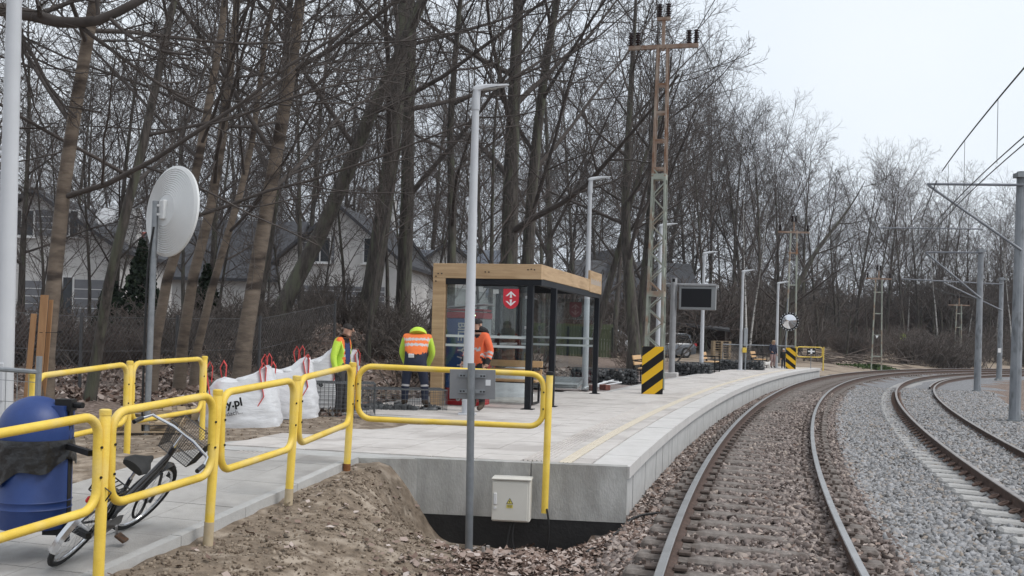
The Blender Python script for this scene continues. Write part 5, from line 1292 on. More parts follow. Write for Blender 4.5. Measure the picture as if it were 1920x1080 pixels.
# --- undergrowth
def gen_shrub(seed, n, H, spread):
    g_ = TreeGen(seed); r = g_.r
    for i in range(n):
        a = r.uniform(0, 6.28); d = np.array([math.cos(a) * spread, math.sin(a) * spread, r.uniform(.7, 1.3)]); p = np.array([r.gauss(0, .22), r.gauss(0, .22), -.05]); L = H * r.uniform(.6, 1.1)
        P, Rr = g_.limb(p, d, L, .011, .004, 6, .2, .04); g_.emit('crown', P, Rr, 3); g_.kids(P, Rr, L, 0, [dict(n=(5, 7), t0=.2, ang=(20, 55), len=(.3, .55), tap=.5, rr=.7, rmin=.0035, k=4, wob=.25, up=.02, sides=3), dict(n=(3, 4), t0=.2, ang=(20, 55), len=(.35, .6), tap=.4, rr=.7, rmin=.003, k=3, wob=.2, up=.0, sides=3)])
    return g_
brush = mat('brush_twig', (.078, .065, .057), (.145, .124, .112), 2, .95); brush2 = mat('brush_twig_red', (.090, .068, .060), (.155, .122, .108), 2, .95)
SH = [np_obj_mesh('stems', gen_shrub(500 + i, 44, 1.0, [.75, .5, .95][i]), 'crown', [brush, brush, brush2][i], False) for i in range(3)]
def shrub(x, y, h, label, group, v=None):
    t = thing('shrub', label, 'shrub', (x, y, gz(x, y)), rnd.uniform(0, 6.28), group); t.scale = (h * rnd.uniform(.9, 1.5), h * rnd.uniform(.9, 1.5), h); o = bpy.data.objects.new('stems', SH[rnd.randrange(3) if v is None else v]); COL.objects.link(o); o.parent = t
for i in range(44):
    px = -30 + i * 26 + rnd.uniform(-10, 10); d = rnd.uniform(23.5, 33) + (8 if px > 900 else 0); p = at(px, 640, d)
    if px > 985: continue
    shrub(p.x, d, rnd.uniform(.8, 1.9), 'tangled bare shrub in the undergrowth behind the wire fence', 'undergrowth behind the wire fence')
for i in range(46):
    px = 1365 + i * 13 + rnd.uniform(-6, 6); d = rnd.uniform(78, 100) - (12 if px < 1450 else 0); p = at(px, 640, d); shrub(p.x, d, rnd.uniform(1.2, 3.0), 'tangled bare shrub at the edge of the far wood', 'undergrowth of the far wood')
for i in range(60):
    px = -40 + i * 25 + rnd.uniform(-10, 10); d = rnd.uniform(70, 105); p = at(px, 640, d); shrub(p.x, d, rnd.uniform(3.0, 6.0), 'tall bare thicket behind the houses', 'thickets behind the houses')
for i in range(70):
    px = 1340 + i * 10 + rnd.uniform(-8, 8); d = rnd.uniform(112, 150); p = at(px, 640, d); shrub(p.x, d, rnd.uniform(5.0, 9.0), 'tall bare thicket deep in the far wood', 'thickets deep in the far wood')
for i, (px, d) in enumerate(((1190, 47), (1215, 60), (1180, 66), (1400, 60), (1330, 88), (1370, 92), (1420, 84))):
    p = at(px, 640, d); shrub(p.x, d, rnd.uniform(1.2, 3.0), 'bare shrub growing near the carport', 'shrubs near the carport')
for i in range(24):
    px = 10 + i * 40 + rnd.uniform(-14, 14); d = rnd.uniform(25, 38); p = at(px, 640, d)
    tree(4, p.x, d, rnd.uniform(5.5, 9.5), 'thin young tree growing in front of the houses', 'young trees before the houses')
# --- small evergreens in the garden at the left
def evergreen(x, y, h, label):
    t = thing('conifer', label, 'tree', (x, y, gz(x, y)), 0, 'garden conifers'); m = MB(); m.tube([(0, 0, 0), (0, 0, h)], [.07, .01], 6); m.build('trunk', bark, t)
    n = 2600; q = rs.rand(n); zz = .15 * h + q * h * .85; rad = (1 - q) * h * .30 * (0.35 + .65 * rs.rand(n)) + .04; a = rs.rand(n) * 6.283
    P = np.stack([rad * np.cos(a), rad * np.sin(a), zz - rad * .25], 1); Vv, Tt = leaves_np(P, .10 + .12 * rs.rand(n), .8)
    npmesh('crown', Vv, Tt, vary_mat('conifer_needles', [(.010, .016, .010), (.022, .034, .020), (.040, .055, .030)], .9) if 'conifer_needles' not in MATS else MATS['conifer_needles'], tint=np.repeat(rs.rand(n), 4), parent=t)
for px, d, h, lab in ((262, 31, 3.4, 'dark green conifer behind the round mirror pole'), (385, 33, 2.8, 'low dark conifer right of the round mirror'), (205, 33, 2.6, 'dark conifer beside the pale house door')): p = at(px, 640, d); evergreen(p.x, d, h, lab)
# ================================================================== HOUSES, FENCES, CARS, MASTS
plaster = mat('house_plaster', (.47, .465, .455), (.56, .55, .54), 1.5, .9, .15, 20, c3=(.42, .41, .40), scale3=.6)
roof_d = mat('roof_dark', (.035, .036, .042), (.06, .062, .07), 6, .7, .3, 20); roof_t = mat('roof_tiles', (.06, .062, .070), (.11, .112, .122), 8, .7, .3, 14)
win_d = mat('window_dark', (.02, .022, .025), (.035, .037, .042), 2, .15); clad = mat('grey_cladding', (.13, .135, .15), (.17, .175, .19), 4, .6); frame_w = mat('window_frame', (.62, .62, .62), None, rough=.5)
def house(loc, rz, W, D, He, Ha, label, over=.35, rm=roof_d, ridge='y'):
    """gable front on local -y; eaves He, apex Ha"""
    t = thing('house', label, 'house', tuple(loc), rz); m = MB(); k = [(-W / 2, 0), (W / 2, 0), (W / 2, He), (0, Ha), (-W / 2, He)]
    vs = [Vector((x, y, z)) for y in (0, D) for x, z in k]; m.add(vs, [(0, 1, 2, 3, 4), (9, 8, 7, 6, 5), (0, 5, 6, 1), (1, 6, 7, 2), (4, 9, 5, 0)]); m.build('wall', plaster, t)
    sl = (Ha - He) / (W / 2); ro = MB()
    for s_ in (-1, 1):
        ex = s_ * (W / 2 + over); ez = He - over * sl; th = .16
        q = [(0, Ha + .02), (ex, ez + .02), (ex, ez + th + .02), (0, Ha + th + .05)]; vs = [Vector((x, y, z)) for y in (-over, D + over) for x, z in q]
        ro.add(vs, [(0, 1, 2, 3), (7, 6, 5, 4), (0, 4, 5, 1), (1, 5, 6, 2), (2, 6, 7, 3), (3, 7, 4, 0)])
    r = ro.build('roof', rm, t); return t, r
def window(t, x, z, w_, h, y=0.0, panel=None, door=False):
    m = MB(); m.box((x, y - .03, z), (w_ + .14, .08, h + .14)); f = m.build('door' if door else 'window', frame_w, t); m = MB(); m.box((x, y - .075, z), (w_, .02, h)); m.build('pane', win_d, f); m = MB(); m.box((x, y - .09, z), (.05, .02, h)); m.build('mullion', frame_w, f)
    if not door: m = MB(); m.box((x, y - .10, z - h / 2 - .1), (w_ + .3, .14, .05)); m.build('sill', frame_w, f)
def panel(t, x, z, w_, h, y=0.0):
    m = MB(); m.box((x, y - .02, z), (w_, .05, h)); p = m.build('cladding', clad, t)
    for k in range(3): m = MB(); m.box((x, y - .05, z - h / 2 + h * (k + 1) / 4), (w_, .012, .03)); m.build('joint', frame_w, p)
d = 42.0; a = at(95, 640, d); hA, rA = house((a.x - .8, d, gz(a.x, d)), R(4), 6.4, 9, 4.0, 6.05, 'pale plastered house with dark gable behind the slim trees')
def hx(px, d0, cx_): return at(px, 600, d0).x - cx_
cx_ = a.x - .8; g0 = gz(a.x, d)
def hz_(py, px, d0, z0): return at(px, py, d0).z - z0
for px, w_ in ((38, .85), (125, .6)): window(hA, hx(px, d, cx_), hz_(418, px, d, g0), w_, .95)
panel(hA, hx(84, d, cx_), hz_(418, 84, d, g0), 1.05, 1.0); window(hA, hx(115, d, cx_), hz_(565, 115, d, g0), .75, 1.9, door=True); panel(hA, hx(162, d, cx_), hz_(560, 162, d, g0), 1.25, 1.5); panel(hA, hx(62, d, cx_), hz_(555, 62, d, g0), .8, 1.2)
m = MB(); m.lathe([(.02, 0), (.30, .06), (.42, .14)], 20, (2.3, 1.6, 5.35), Matrix.Rotation(R(70), 3, 'X')); m.tube([(2.3, 1.9, 4.6), (2.3, 1.7, 5.35)], .03, 6); m.build('satellite_dish', white_paint, hA, smooth=True)
m = MB(); m.box((2.9, 3, 5.1), (.7, .7, 1.6)); m.build('chimney', plaster, rA)
d = 50.0; a = at(632, 640, d); g0 = gz(a.x, d); cx_ = a.x; hB, rB = house((a.x, d, g0), R(-6), 5.8, 10, 4.3, 6.7, 'pale house with grey shutters behind the stout trees')
panel(hB, -1.0, hz_(468, 600, d, g0), 1.5, 1.3); window(hB, -.9, hz_(468, 600, d, g0), .9, 1.1, -.05); panel(hB, -.2, hz_(555, 650, d, g0), 4.8, .9); window(hB, 1.6, hz_(470, 690, d, g0), .8, 1.1)
m = MB(); m.box((1.2, 5, 7.1), (.6, .6, 1.4)); m.build('chimney', plaster, rB)
d = 58.0; a = at(560, 640, d); hB2, _ = house((a.x, d, gz(a.x, d)), R(84), 7, 8, 3.6, 6.6, 'dark roofed house behind the pale shuttered house')
d = 60.0; a = at(835, 640, d); g0 = gz(a.x, d); hC, rC = house((a.x, d, g0), R(8), 4.4, 9, 4.4, 6.0, 'white house with steep dark gables behind the shelter')
a2 = at(800, 640, d - 3); hC2, _ = house((a2.x - 1.0, d - 3, g0), R(8), 2.6, 6, 4.2, 5.8, 'narrow white gable attached beside the shelter trees')
for hh in (hC, hC2): window(hh, 0, 3.0, .7, 1.1); window(hh, .0, 1.2, .7, 1.1)
a3 = at(935, 640, 66); hC3, _ = house((a3.x, 66, gz(a3.x, 66)), R(75), 6.5, 7, 3.4, 6.0, 'low house with slate blue roof behind the shelter', rm=mat('roof_slate', (.16, .18, .22), (.22, .24, .28), 5, .6))
d = 84.0; a = at(1165, 640, d); g0 = gz(a.x, d); hD, rD = house((a.x - .3, d, g0), R(14), 4.2, 9, 3.2, 7.2, 'white gabled house with dark tiles behind the green fence', rm=roof_t)
a = at(1255, 640, 86); hD2, rD2 = house((a.x + 1.2, 86, g0), R(98), 8.5, 9, 2.6, 6.2, 'long dark tiled house roof behind the carport', rm=roof_t); window(hD, -.3, 1.6, 1.0, 1.2)
a = at(395, 640, 62); hE, _ = house((a.x, 62, gz(a.x, 62)), R(80), 7, 9, 3.2, 6.2, 'house with red tiled roof deep among the trees', rm=mat('roof_red', (.22, .05, .04), (.30, .08, .06), 7, .8))
# green board fence
gf_ = mat('green_boards', (.075, .095, .050), (.13, .145, .085), 4, .85, .2, 20, stretch=(6, 6, .6)); d = 60.0
fp0, fp1 = at(985, 640, d), at(1149, 640, d - 2); g0 = .52; gfn = thing('board_fence', 'mossy green board fence behind the shelter and gravel', 'fence', (fp0.x, fp0.y, g0)); ux = (fp1 - fp0); ux.z = 0; L = ux.length; ux.normalize(); rzf = math.atan2(ux.y, ux.x); Rf = Matrix.Rotation(rzf, 3, 'Z'); o_ = Vector((fp0.x, fp0.y, g0))
nb_ = int(L / .16)
for k in range(nb_):
    m = MB(); m.box(o_ + Rf @ Vector(((k + .5) * L / nb_, 0, .90 + rnd.uniform(-.02, .02))), (L / nb_ - .02, .03, 1.8), Rf); m.build('board', gf_, gfn, world=True)
for k in range(7): m = MB(); m.box(o_ + Rf @ Vector((k * L / 6, -.06, .82)), (.10, .09, 1.64), Rf); m.build('post', mat('fence_post_dark', (.02, .022, .018), (.035, .037, .03), 5, .8), gfn, world=True)
for z in (1.52, .9): m = MB(); m.box(o_ + Rf @ Vector((L / 2, -.035, z)), (L, .03, .07), Rf); m.build('rail', gf_, gfn, world=True)
# chain link fence at the wood edge
cl = [at(-60, 700, 19.0), at(150, 700, 20.0), at(330, 700, 21.3), at(485, 700, 23.0), at(625, 700, 25.5)]
clw = mat('chain_wire', (.12, .12, .125), (.18, .18, .185), 4, .6, metal=.4); cf = thing('chain_fence', 'diamond mesh wire fence along the edge of the wood', 'fence', (cl[0].x, cl[0].y, gz(cl[0].x, cl[0].y)))
for i in range(len(cl)):
    p = cl[i]; g0 = gz(p.x, p.y); m = MB(); m.tube([(p.x, p.y, g0 - .2), (p.x, p.y, g0 + 1.42)], .03, 8); m.build('post', mat('fence_post_grey', (.05, .05, .052), (.08, .08, .083), 5, .6), cf, world=True, smooth=True)
for i in range(len(cl) - 1):
    a, b = cl[i], cl[i + 1]; ga, gb = gz(a.x, a.y), gz(b.x, b.y); L = math.hypot(b.x - a.x, b.y - a.y); n = int(L / .075); hh = 1.35; m = MB()
    def fp(u, z): return Vector((a.x + (b.x - a.x) * u, a.y + (b.y - a.y) * u, ga + (gb - ga) * u + z))
    run = hh / L * 0.62
    for k in range(-int(n * run) - 1, n + 1):
        for s_ in (0, 1):
            u0, u1 = k / n, k / n + run; z0, z1 = .03, hh
            if u0 < 0: z0 = .03 + (hh - .03) * (-u0 / run); u0 = 0
            if u1 > 1: z1 = .03 + (hh - .03) * ((1 - k / n) / run); u1 = 1
            if u1 <= u0: continue
            if s_: m.tube([fp(1 - u0, z0), fp(1 - u1, z1)], .0026, 3, cap=False)
            else: m.tube([fp(u0, z0), fp(u1, z1)], .0026, 3, cap=False)
    for z in (hh, .7): m.tube([fp(0, z), fp(1, z)], .005, 3, cap=False)
    o = m.build('mesh_panel', clw, cf, world=True)
# carport
cw = mat('carport_wood', (.035, .028, .024), (.06, .048, .042), 5, .85); d = 74.0; a = at(1193, 640, d); b = at(1350, 640, d - 6); g0 = gz(b.x, b.y)
cpt = thing('carport', 'dark wooden lean-to carport over the parked grey car', 'carport', (b.x, b.y, g0)); za, zb2 = at(1200, 600, d).z, at(1362, 622, d - 6).z
m = MB(); P4 = [Vector((a.x, a.y, za)), Vector((b.x + .6, b.y, zb2)), Vector((b.x + 1.6, b.y + 5, zb2 + .2)), Vector((a.x + .6, a.y + 5, za + .2))]; m.add(P4 + [p + Vector((0, 0, .14)) for p in P4], [(3, 2, 1, 0), (4, 5, 6, 7), (0, 1, 5, 4), (1, 2, 6, 5), (2, 3, 7, 6), (3, 0, 4, 7)]); m.build('roof', mat('carport_roof', (.05, .05, .053), (.08, .08, .085), 4, .7), cpt, world=True)
for u in (.02, .55, .72, .97):
    p = P4[0].lerp(P4[1], u); m = MB(); m.box((p.x, p.y + .2, (p.z + g0) / 2), (.16, .16, p.z - g0)); m.build('post', cw, cpt, world=True); m = MB(); m.tube([(p.x, p.y + .2, p.z - .7), (p.x + .55, p.y + .2, p.z - .05)], .05, 4); m.build('brace', cw, cpt, world=True)
p, q = P4[3], P4[2]; m = MB(); m.add([Vector((p.x, p.y - .2, g0)), Vector((q.x, q.y - .2, g0)), Vector((q.x, q.y - .2, q.z)), Vector((p.x, p.y - .2, p.z)), Vector((p.x, p.y - .1, g0)), Vector((q.x, q.y - .1, g0)), Vector((q.x, q.y - .1, q.z)), Vector((p.x, p.y - .1, p.z))], [(0, 1, 2, 3), (7, 6, 5, 4), (0, 4, 5, 1), (1, 5, 6, 2), (2, 6, 7, 3), (3, 7, 4, 0)]); m.build('back_wall', mat('carport_wall', (.055, .034, .032), (.085, .055, .05), 3, .9), cpt, world=True)
stk = thing('pallet_stack', 'stack of wooden pallets beside the carport', 'pallets', tuple(Vector((at(1352, 640, 66).x, 66, gz(at(1352, 640, 66).x, 66)))))
for k in range(8):
    m = MB(); m.box((0, 0, .13 + k * .15), (1.1, .8, .03)); m.build('deck', pal, stk)
    for x in (-.48, 0, .48): m = MB(); m.box((x, 0, .06 + k * .15), (.14, .78, .11)); m.build('block', pal, stk)
# cars
def car(loc, rz, L, W, H, body, label, suv=True):
    """front at local +x"""
    t = thing('car', label, 'car', tuple(loc), rz); bm = body; gm = mat('car_glass', (.012, .014, .016), None, rough=.08, spec=.8)
    def sec(x, w_, z0, z1, r=.12): return [Vector((x, s_ * w_ * f, z)) for s_, f, z in ((-1, .92, z0), (-1, 1, z0 + .18), (-1, 1, z1 - r), (-1, .90, z1), (1, .90, z1), (1, 1, z1 - r), (1, 1, z0 + .18), (1, .92, z0))]
    hb = H * .60; xs = [(-.5, .80, .34, hb - .18), (-.485, .92, .26, hb - .04), (-.40, .99, .22, hb), (-.2, 1, .2, hb), (.12, 1, .2, hb - .02), (.24, 1, .2, hb - .06), (.40, .97, .22, hb - .14), (.475, .88, .26, hb - .25), (.5, .74, .32, hb - .36)]
    m = MB(); m.strip([sec(x * L, w_ * W / 2, z0, z1) for x, w_, z0, z1 in xs]); m.build('body', bm, t, smooth=True)
    m = MB(); cs = [(-.46, .76, hb - .05, hb + .06), (-.40, .84, hb - .05, H * .88), (-.32, .83, hb - .05, H - .06), (-.05, .82, hb - .05, H - .03), (.06, .81, hb - .06, H - .10), (.24, .84, hb - .09, hb - .02)]; m.strip([sec(x * L, w_ * W / 2, z0, z1, .06) for x, w_, z0, z1 in cs]); m.build('window', gm, t, smooth=True)
    m = MB(); m.strip([[Vector((x * L, s_ * W / 2 * w_, z)) for s_, z in ((-1, z), (-.96, z + .035), (.96, z + .035), (1, z))] for x, w_, z in ((-.42, .70, H * .86), (-.33, .74, H - .05), (-.05, .74, H - .02), (.05, .72, H - .10))]); m.build('roof', bm, t, smooth=True)
    for s_ in (-1, 1):
        for xa, xb, za_, zb_ in ((.06, .22, H - .12, hb - .05), (-.10, -.10, H - .05, hb - .04), (-.42, -.34, hb, H - .08)): m = MB(); m.tube([(xa * L, s_ * W / 2 * .79, za_), (xb * L, s_ * W / 2 * .88, zb_)], .045, 4); m.build('pillar', bm, t)
        m = MB(); m.bbox((.17 * L, s_ * (W / 2 + .09), hb + .04), (.12, .2, .14), .03); m.build('wing_mirror', bm, t)
        m = MB(); m.bbox((.455 * L, s_ * W * .36, hb - .30), (.28, .34, .14), .04); m.build('headlight', mat('lamp_glass', (.5, .52, .54), None, rough=.1), t)
        m = MB(); m.bbox((-.475 * L, s_ * W * .40, hb - .10), (.22, .24, .20), .04); m.build('tail_light', mat('tail_red', (.30, .01, .012), None, rough=.15), t)
        for x in (-.30, .31):
            wx = MB(); Ry = Matrix.Rotation(R(90), 3, 'X'); wx.lathe([(.20, -.11), (.33, -.11), (.35, -.07), (.35, .07), (.33, .11), (.20, .11)], 24, (x * L, s_ * (W / 2 - .10), .35), Ry); wh = wx.build('wheel', mat('car_tyre', (.012, .012, .012), (.02, .02, .02), 10, .85), t, smooth=True); wx = MB(); wx.lathe([(.21, -.115), (.12, -.10), (.03, -.105)], 10, (x * L, s_ * (W / 2 - .10), .35), Ry if s_ > 0 else Matrix.Rotation(R(-90), 3, 'X')); wx.build('rim', mat('alloy', (.20, .20, .21), (.3, .3, .31), 5, .3, metal=.7), wh)
    m = MB(); m.bbox((-.497 * L, 0, .48), (.06, W * .8, .2), .03); m.build('bumper', mat('car_plastic', (.03, .03, .032), None, rough=.6), t)
    return t
cw_ = at(1139, 640, 68); car((cw_.x + .05, 66, gz(cw_.x, 66)), R(-38), 4.1, 1.75, 1.55, mat('car_white', (.58, .60, .62), None, rough=.25, spec=.6), 'white car partly hidden behind the green fence')
cs_ = at(1248, 640, 66.5); car((cs_.x - .2, 66.5, gz(cs_.x, 66.5)), R(200), 4.0, 1.8, 1.55, mat('car_grey', (.10, .112, .13), None, rough=.25, spec=.6), 'dark grey crossover car parked under the carport')
# ------------------------------------------------------------------ overhead line masts
mastm = mat('mast_concrete', (.19, .205, .225), (.30, .32, .34), 3, .75, .3, 12, stretch=(1, 1, .4), c3=(.14, .15, .16), scale3=6); pipe_m = mat('arm_pipe', (.15, .16, .18), (.22, .23, .25), 5, .5, metal=.4)
def mast(px, pyb, pyt, zb, r, label, arms, pxt):
    b = un(px, pyb, zb); d = b.y; zt = at(pxt, pyt, d).z; g0 = gz(b.x, b.y); t = thing('catenary_mast', label, 'mast', (b.x, b.y, min(zb, g0)), 0, 'overhead line masts')
    m = MB(); m.bbox(b + Vector((0, 0, -.14)), (.40, .40, .52), .02); m.build('footing', mat('footing_concrete', (.27, .27, .265), (.36, .36, .355), 4, .9, .2, 30), t, world=True)
    m = MB(); m.tube([b + Vector((0, 0, .10)), b + Vector((0, 0, .15))], r * 1.5, 14); m.build('flange', galv, t, world=True)
    m = MB(); m.tube([b + Vector((0, 0, .1)), Vector((b.x, b.y, zt))], [r * 1.12, r * .85], 12); m.build('pole', mastm, t, world=True)
    for (x0, y0, x1, y1, rr) in arms:
        p0 = Vector((b.x, b.y - r, at(x0, y0, d).z)); p1 = at(x1, y1, d + .6); m = MB(); m.tube([p0, p1], rr, 8); m.build('arm', pipe_m, t, world=True, smooth=True)
    m = MB(); m.box((b.x, b.y, zt - .1), (r * 2.3, r * 2.3, .12)); m.build('clamp', galv, t, world=True)
    return b, d
mast(1902, 797, 322, -.35, .135, 'nearest concrete catenary mast with a long upper arm', [(1905, 348, 1738, 345, .035), (1905, 470, 1740, 347, .035)], 1915)
mast(1832, 738, 466, -.35, .135, 'middle concrete catenary mast standing in the ballast', [(1838, 474, 1736, 473, .04), (1836, 560, 1736, 474, .04), (1840, 430, 1648, 427, .03)], 1840)
mast(1873, 714, 520, -.30, .14, 'farthest concrete catenary mast with a small white plate', [(1877, 533, 1690, 523, .04), (1876, 582, 1770, 530, .04)], 1880)
p = at(1874, 657, un(1873, 714, -.3).y - .2); m = MB(); m.box(p, (.18, .02, .26)); tag(m.build('number_plate', whitep), 'small white number plate on the farthest mast', 'plate')
# wires over the newer track
def wire_s(s0, s1, o, z, r, label, sag=0.0, name='overhead_wire'):
    m = MB(); m.tube([tk(s, o, z - sag * math.sin(math.pi * (s - s0) / (s1 - s0))) for s in np.arange(s0, s1, 1.5)], r, 5); tag(m.build(name, cabl), label, 'wire', 'overhead wires')
wire_s(0, 24, 3.55, 5.95, .014, 'upper carrying wire sloping down to the nearest mast arm', .12)
wire_s(24, 41, 3.55, 5.9, .012, 'upper carrying wire between the nearest and middle masts', .3)
wire_s(0, 80, 3.50, 4.75, .010, 'left one of the twin contact wires above the newer track'); wire_s(0, 80, 3.62, 4.75, .010, 'right one of the twin contact wires above the newer track')
for i, s in enumerate((6.5, 10.0, 14.0, 18.0, 21.0, 28, 34)): m = MB(); m.tube([tk(s, 3.55, 5.85), tk(s, 3.56, 4.76)], .005, 4); tag(m.build('dropper_wire', cabl), 'thin vertical dropper wire between carrying and contact wires', 'wire', 'dropper wires')
# power wires from the tower
tx = TB; zt_ = PLZ + TT
for i, (ox, oz, ex, ey, ez) in enumerate(((.84, .42, 2.6, -20, 6.5), (.84, .42, 11.5, 31, -1.9), (-.84, .42, -3.5, -20, 6.0), (.11, 1.12, 1.2, -20, 7.5))):
    a = Vector((tx.x + ox, tx.y, zt_ + oz)); b = a + Vector((ex, ey, ez)); m = MB(); m.tube([a.lerp(b, k / 10) - Vector((0, 0, .5 * math.sin(math.pi * k / 10))) for k in range(11)], .011, 4)
    tag(m.build('power_wire', cabl), ['power wire rising from the right arm of the tower', 'power wire running from the tower to the far wood', 'power wire rising from the left arm of the tower', 'power wire rising from the tower top'][i], 'wire')
# narrow twin-leg poles farther along
def twin_pole(px, pyb, pyt, d, wd, label, sign=False):
    b = at(px, pyb, d); g0 = gz(b.x, b.y); zt = at(px + 6, pyt, d).z - g0; t = thing('twin_pole', label, 'power pole', (b.x, b.y, g0), 0, 'narrow twin leg poles')
    for s_ in (-1, 1): m = MB(); m.tube([(s_ * wd / 2, 0, -.2), (s_ * wd * .3, 0, zt)], .05, 6); m.build('leg', lat, t)
    for k in range(4): m = MB(); m.box((0, 0, zt * (k + .7) / 4.4), (wd * .95, .04, .07)); m.build('batten', lat, t)
    m = MB(); m.box((0, 0, zt - .1), (1.7, .09, .09)); m.build('cross_arm', latr, t)
    for x in (-.75, -.1, .1, .75): insulator(t, x, 0, zt - .05 + (.5 if abs(x) < .2 else 0), .36, .09)
    m = MB(); m.tube([(0, 0, zt - .1), (0, 0, zt + .45)], .05, 4); m.build('top_mast', latr, t)
    if sign: m = MB(); m.prism([(-.17, .15), (0, -.15), (.17, .15)][::-1], -.01, .01, Matrix.Rotation(R(90), 3, 'X'), (-.05, -.08, at(px, 632, d).z - g0)); tr_ = m.build('triangle_sign', bk, t); m = MB(); m.prism([(-.11, .11), (0, -.10), (.11, .11)][::-1], 0, .006, Matrix.Rotation(R(90), 3, 'X'), (-.05, -.095, at(px, 632, d).z - g0)); m.build('triangle_face', whitep, tr_)
twin_pole(1482, 668, 432, 58, .55, 'narrow twin leg pole behind the far round mirror'); twin_pole(1643, 692, 520, 72, .7, 'narrow twin leg pole carrying a white triangle sign', True); twin_pole(1795, 688, 570, 86, .6, 'narrow twin leg pole in front of the birches')
# grass clump and brush pile on the sandy bank
p = at(1655, 686, 74); n = 1600; P = np.stack([p.x + rs.randn(n) * 1.1, p.y + rs.randn(n) * .5, np.zeros(n)], 1); P[:, 2] = ground(P[:, 0], P[:, 1]) + .25 * np.exp(-((P[:, 0] - p.x) / 1.0) ** 2) * rs.rand(n); Vv, Tt = leaves_np(P, .12 + .15 * rs.rand(n), 1.0)
tag(npmesh('grass', Vv, Tt, vary_mat('grass_green', [(.03, .05, .015), (.06, .095, .03), (.10, .14, .05)], .9), tint=np.repeat(rs.rand(n), 4)), 'low green grass clump on the sandy bank', 'grass', kind='stuff')
g_ = TreeGen(77); p = at(1575, 664, 76); 
for k in range(90): a0 = np.array([rnd.gauss(0, 2.2), rnd.gauss(0, .8), rnd.uniform(.1, .7)]); P_, R_ = g_.limb(a0, np.array([rnd.choice((-1, 1)), rnd.uniform(-.5, .5), rnd.uniform(-.1, .35)]), rnd.uniform(1, 3.2), .035, .01, 4, .15, -.03); g_.emit('crown', P_, R_, 4)
bp_ = thing('brush_pile', 'pile of cut grey branches on the sandy bank', 'branches', (p.x, p.y, gz(p.x, p.y))); V_, F_ = g_.mesh('crown'); npmesh('branches', V_, F_, mat('cut_branch', (.09, .07, .06), (.16, .13, .115), 3, .95), parent=bp_)
# ================================================================== PEOPLE AND DOG
BASE_J = dict(pelvis=(0, 0, .95), waist=(0, 0, 1.10), chest=(0, .005, 1.30), neck=(0, 0, 1.47), jaw=(0, -.025, 1.555), head=(0, -.015, 1.64), crown=(0, .0, 1.715),
    shL=(.175, .01, 1.40), elL=(.235, .03, 1.13), wrL=(.245, -.05, .89), haL=(.245, -.07, .82), shR=(-.175, .01, 1.40), elR=(-.235, .03, 1.13), wrR=(-.245, -.05, .89), haR=(-.245, -.07, .82),
    hiL=(.095, 0, .90), knL=(.105, -.02, .50), anL=(.105, .02, .10), toL=(.12, -.13, .045), hiR=(-.095, 0, .90), knR=(-.105, -.02, .50), anR=(-.105, .02, .10), toR=(-.12, -.13, .045))
EDG = [('pelvis', 'waist'), ('waist', 'chest'), ('chest', 'neck'), ('neck', 'jaw'), ('jaw', 'head'), ('head', 'crown')] + sum(([('chest', 'sh' + s), ('sh' + s, 'el' + s), ('el' + s, 'wr' + s), ('wr' + s, 'ha' + s), ('pelvis', 'hi' + s), ('hi' + s, 'kn' + s), ('kn' + s, 'an' + s), ('an' + s, 'to' + s)] for s in 'LR'), [])
RAD = dict(pelvis=(.155, .12), waist=(.150, .115), chest=(.175, .125), neck=(.058, .058), jaw=(.066, .072), head=(.078, .092), crown=(.058, .07), sh=(.078, .078), el=(.056, .056), wr=(.042, .042), ha=(.036, .028), hi=(.098, .10), kn=(.070, .072), an=(.050, .054), to=(.046, .034))
def skin_body(J, bulk=1.0):
    names = list(J); idx = {n: i for i, n in enumerate(names)}; me = bpy.data.meshes.new('skin_src'); me.from_pydata([J[n] for n in names], [(idx[a], idx[b]) for a, b in EDG], [])
    ob = bpy.data.objects.new('skin_src', me); COL.objects.link(ob); md = ob.modifiers.new('skin', 'SKIN'); md.use_smooth_shade = True
    for n, i in idx.items():
        r = RAD.get(n) or RAD[n[:2]]; k = bulk if n not in ('neck', 'jaw', 'head', 'crown', 'haL', 'haR') else 1.0
        me.skin_vertices[0].data[i].radius = (r[0] * k, r[1] * k); me.skin_vertices[0].data[i].use_root = (n == 'pelvis')
    sb_ = ob.modifiers.new('sub', 'SUBSURF'); sb_.levels = 3; sb_.render_levels = 3
    dg = bpy.context.evaluated_depsgraph_get(); out = bpy.data.meshes.new_from_object(ob.evaluated_get(dg)); bpy.data.objects.remove(ob); return out
def seg_d(p, a, b):
    ab = b - a; t = max(0, min(1, (p - a).dot(ab) / max(1e-9, ab.length_squared))); return (p - a - ab * t).length, t
skin = mat('skin', (.42, .24, .17), (.48, .29, .21), 12, .6); hairm = mat('dark_hair', (.012, .009, .008), (.025, .02, .017), 40, .7)
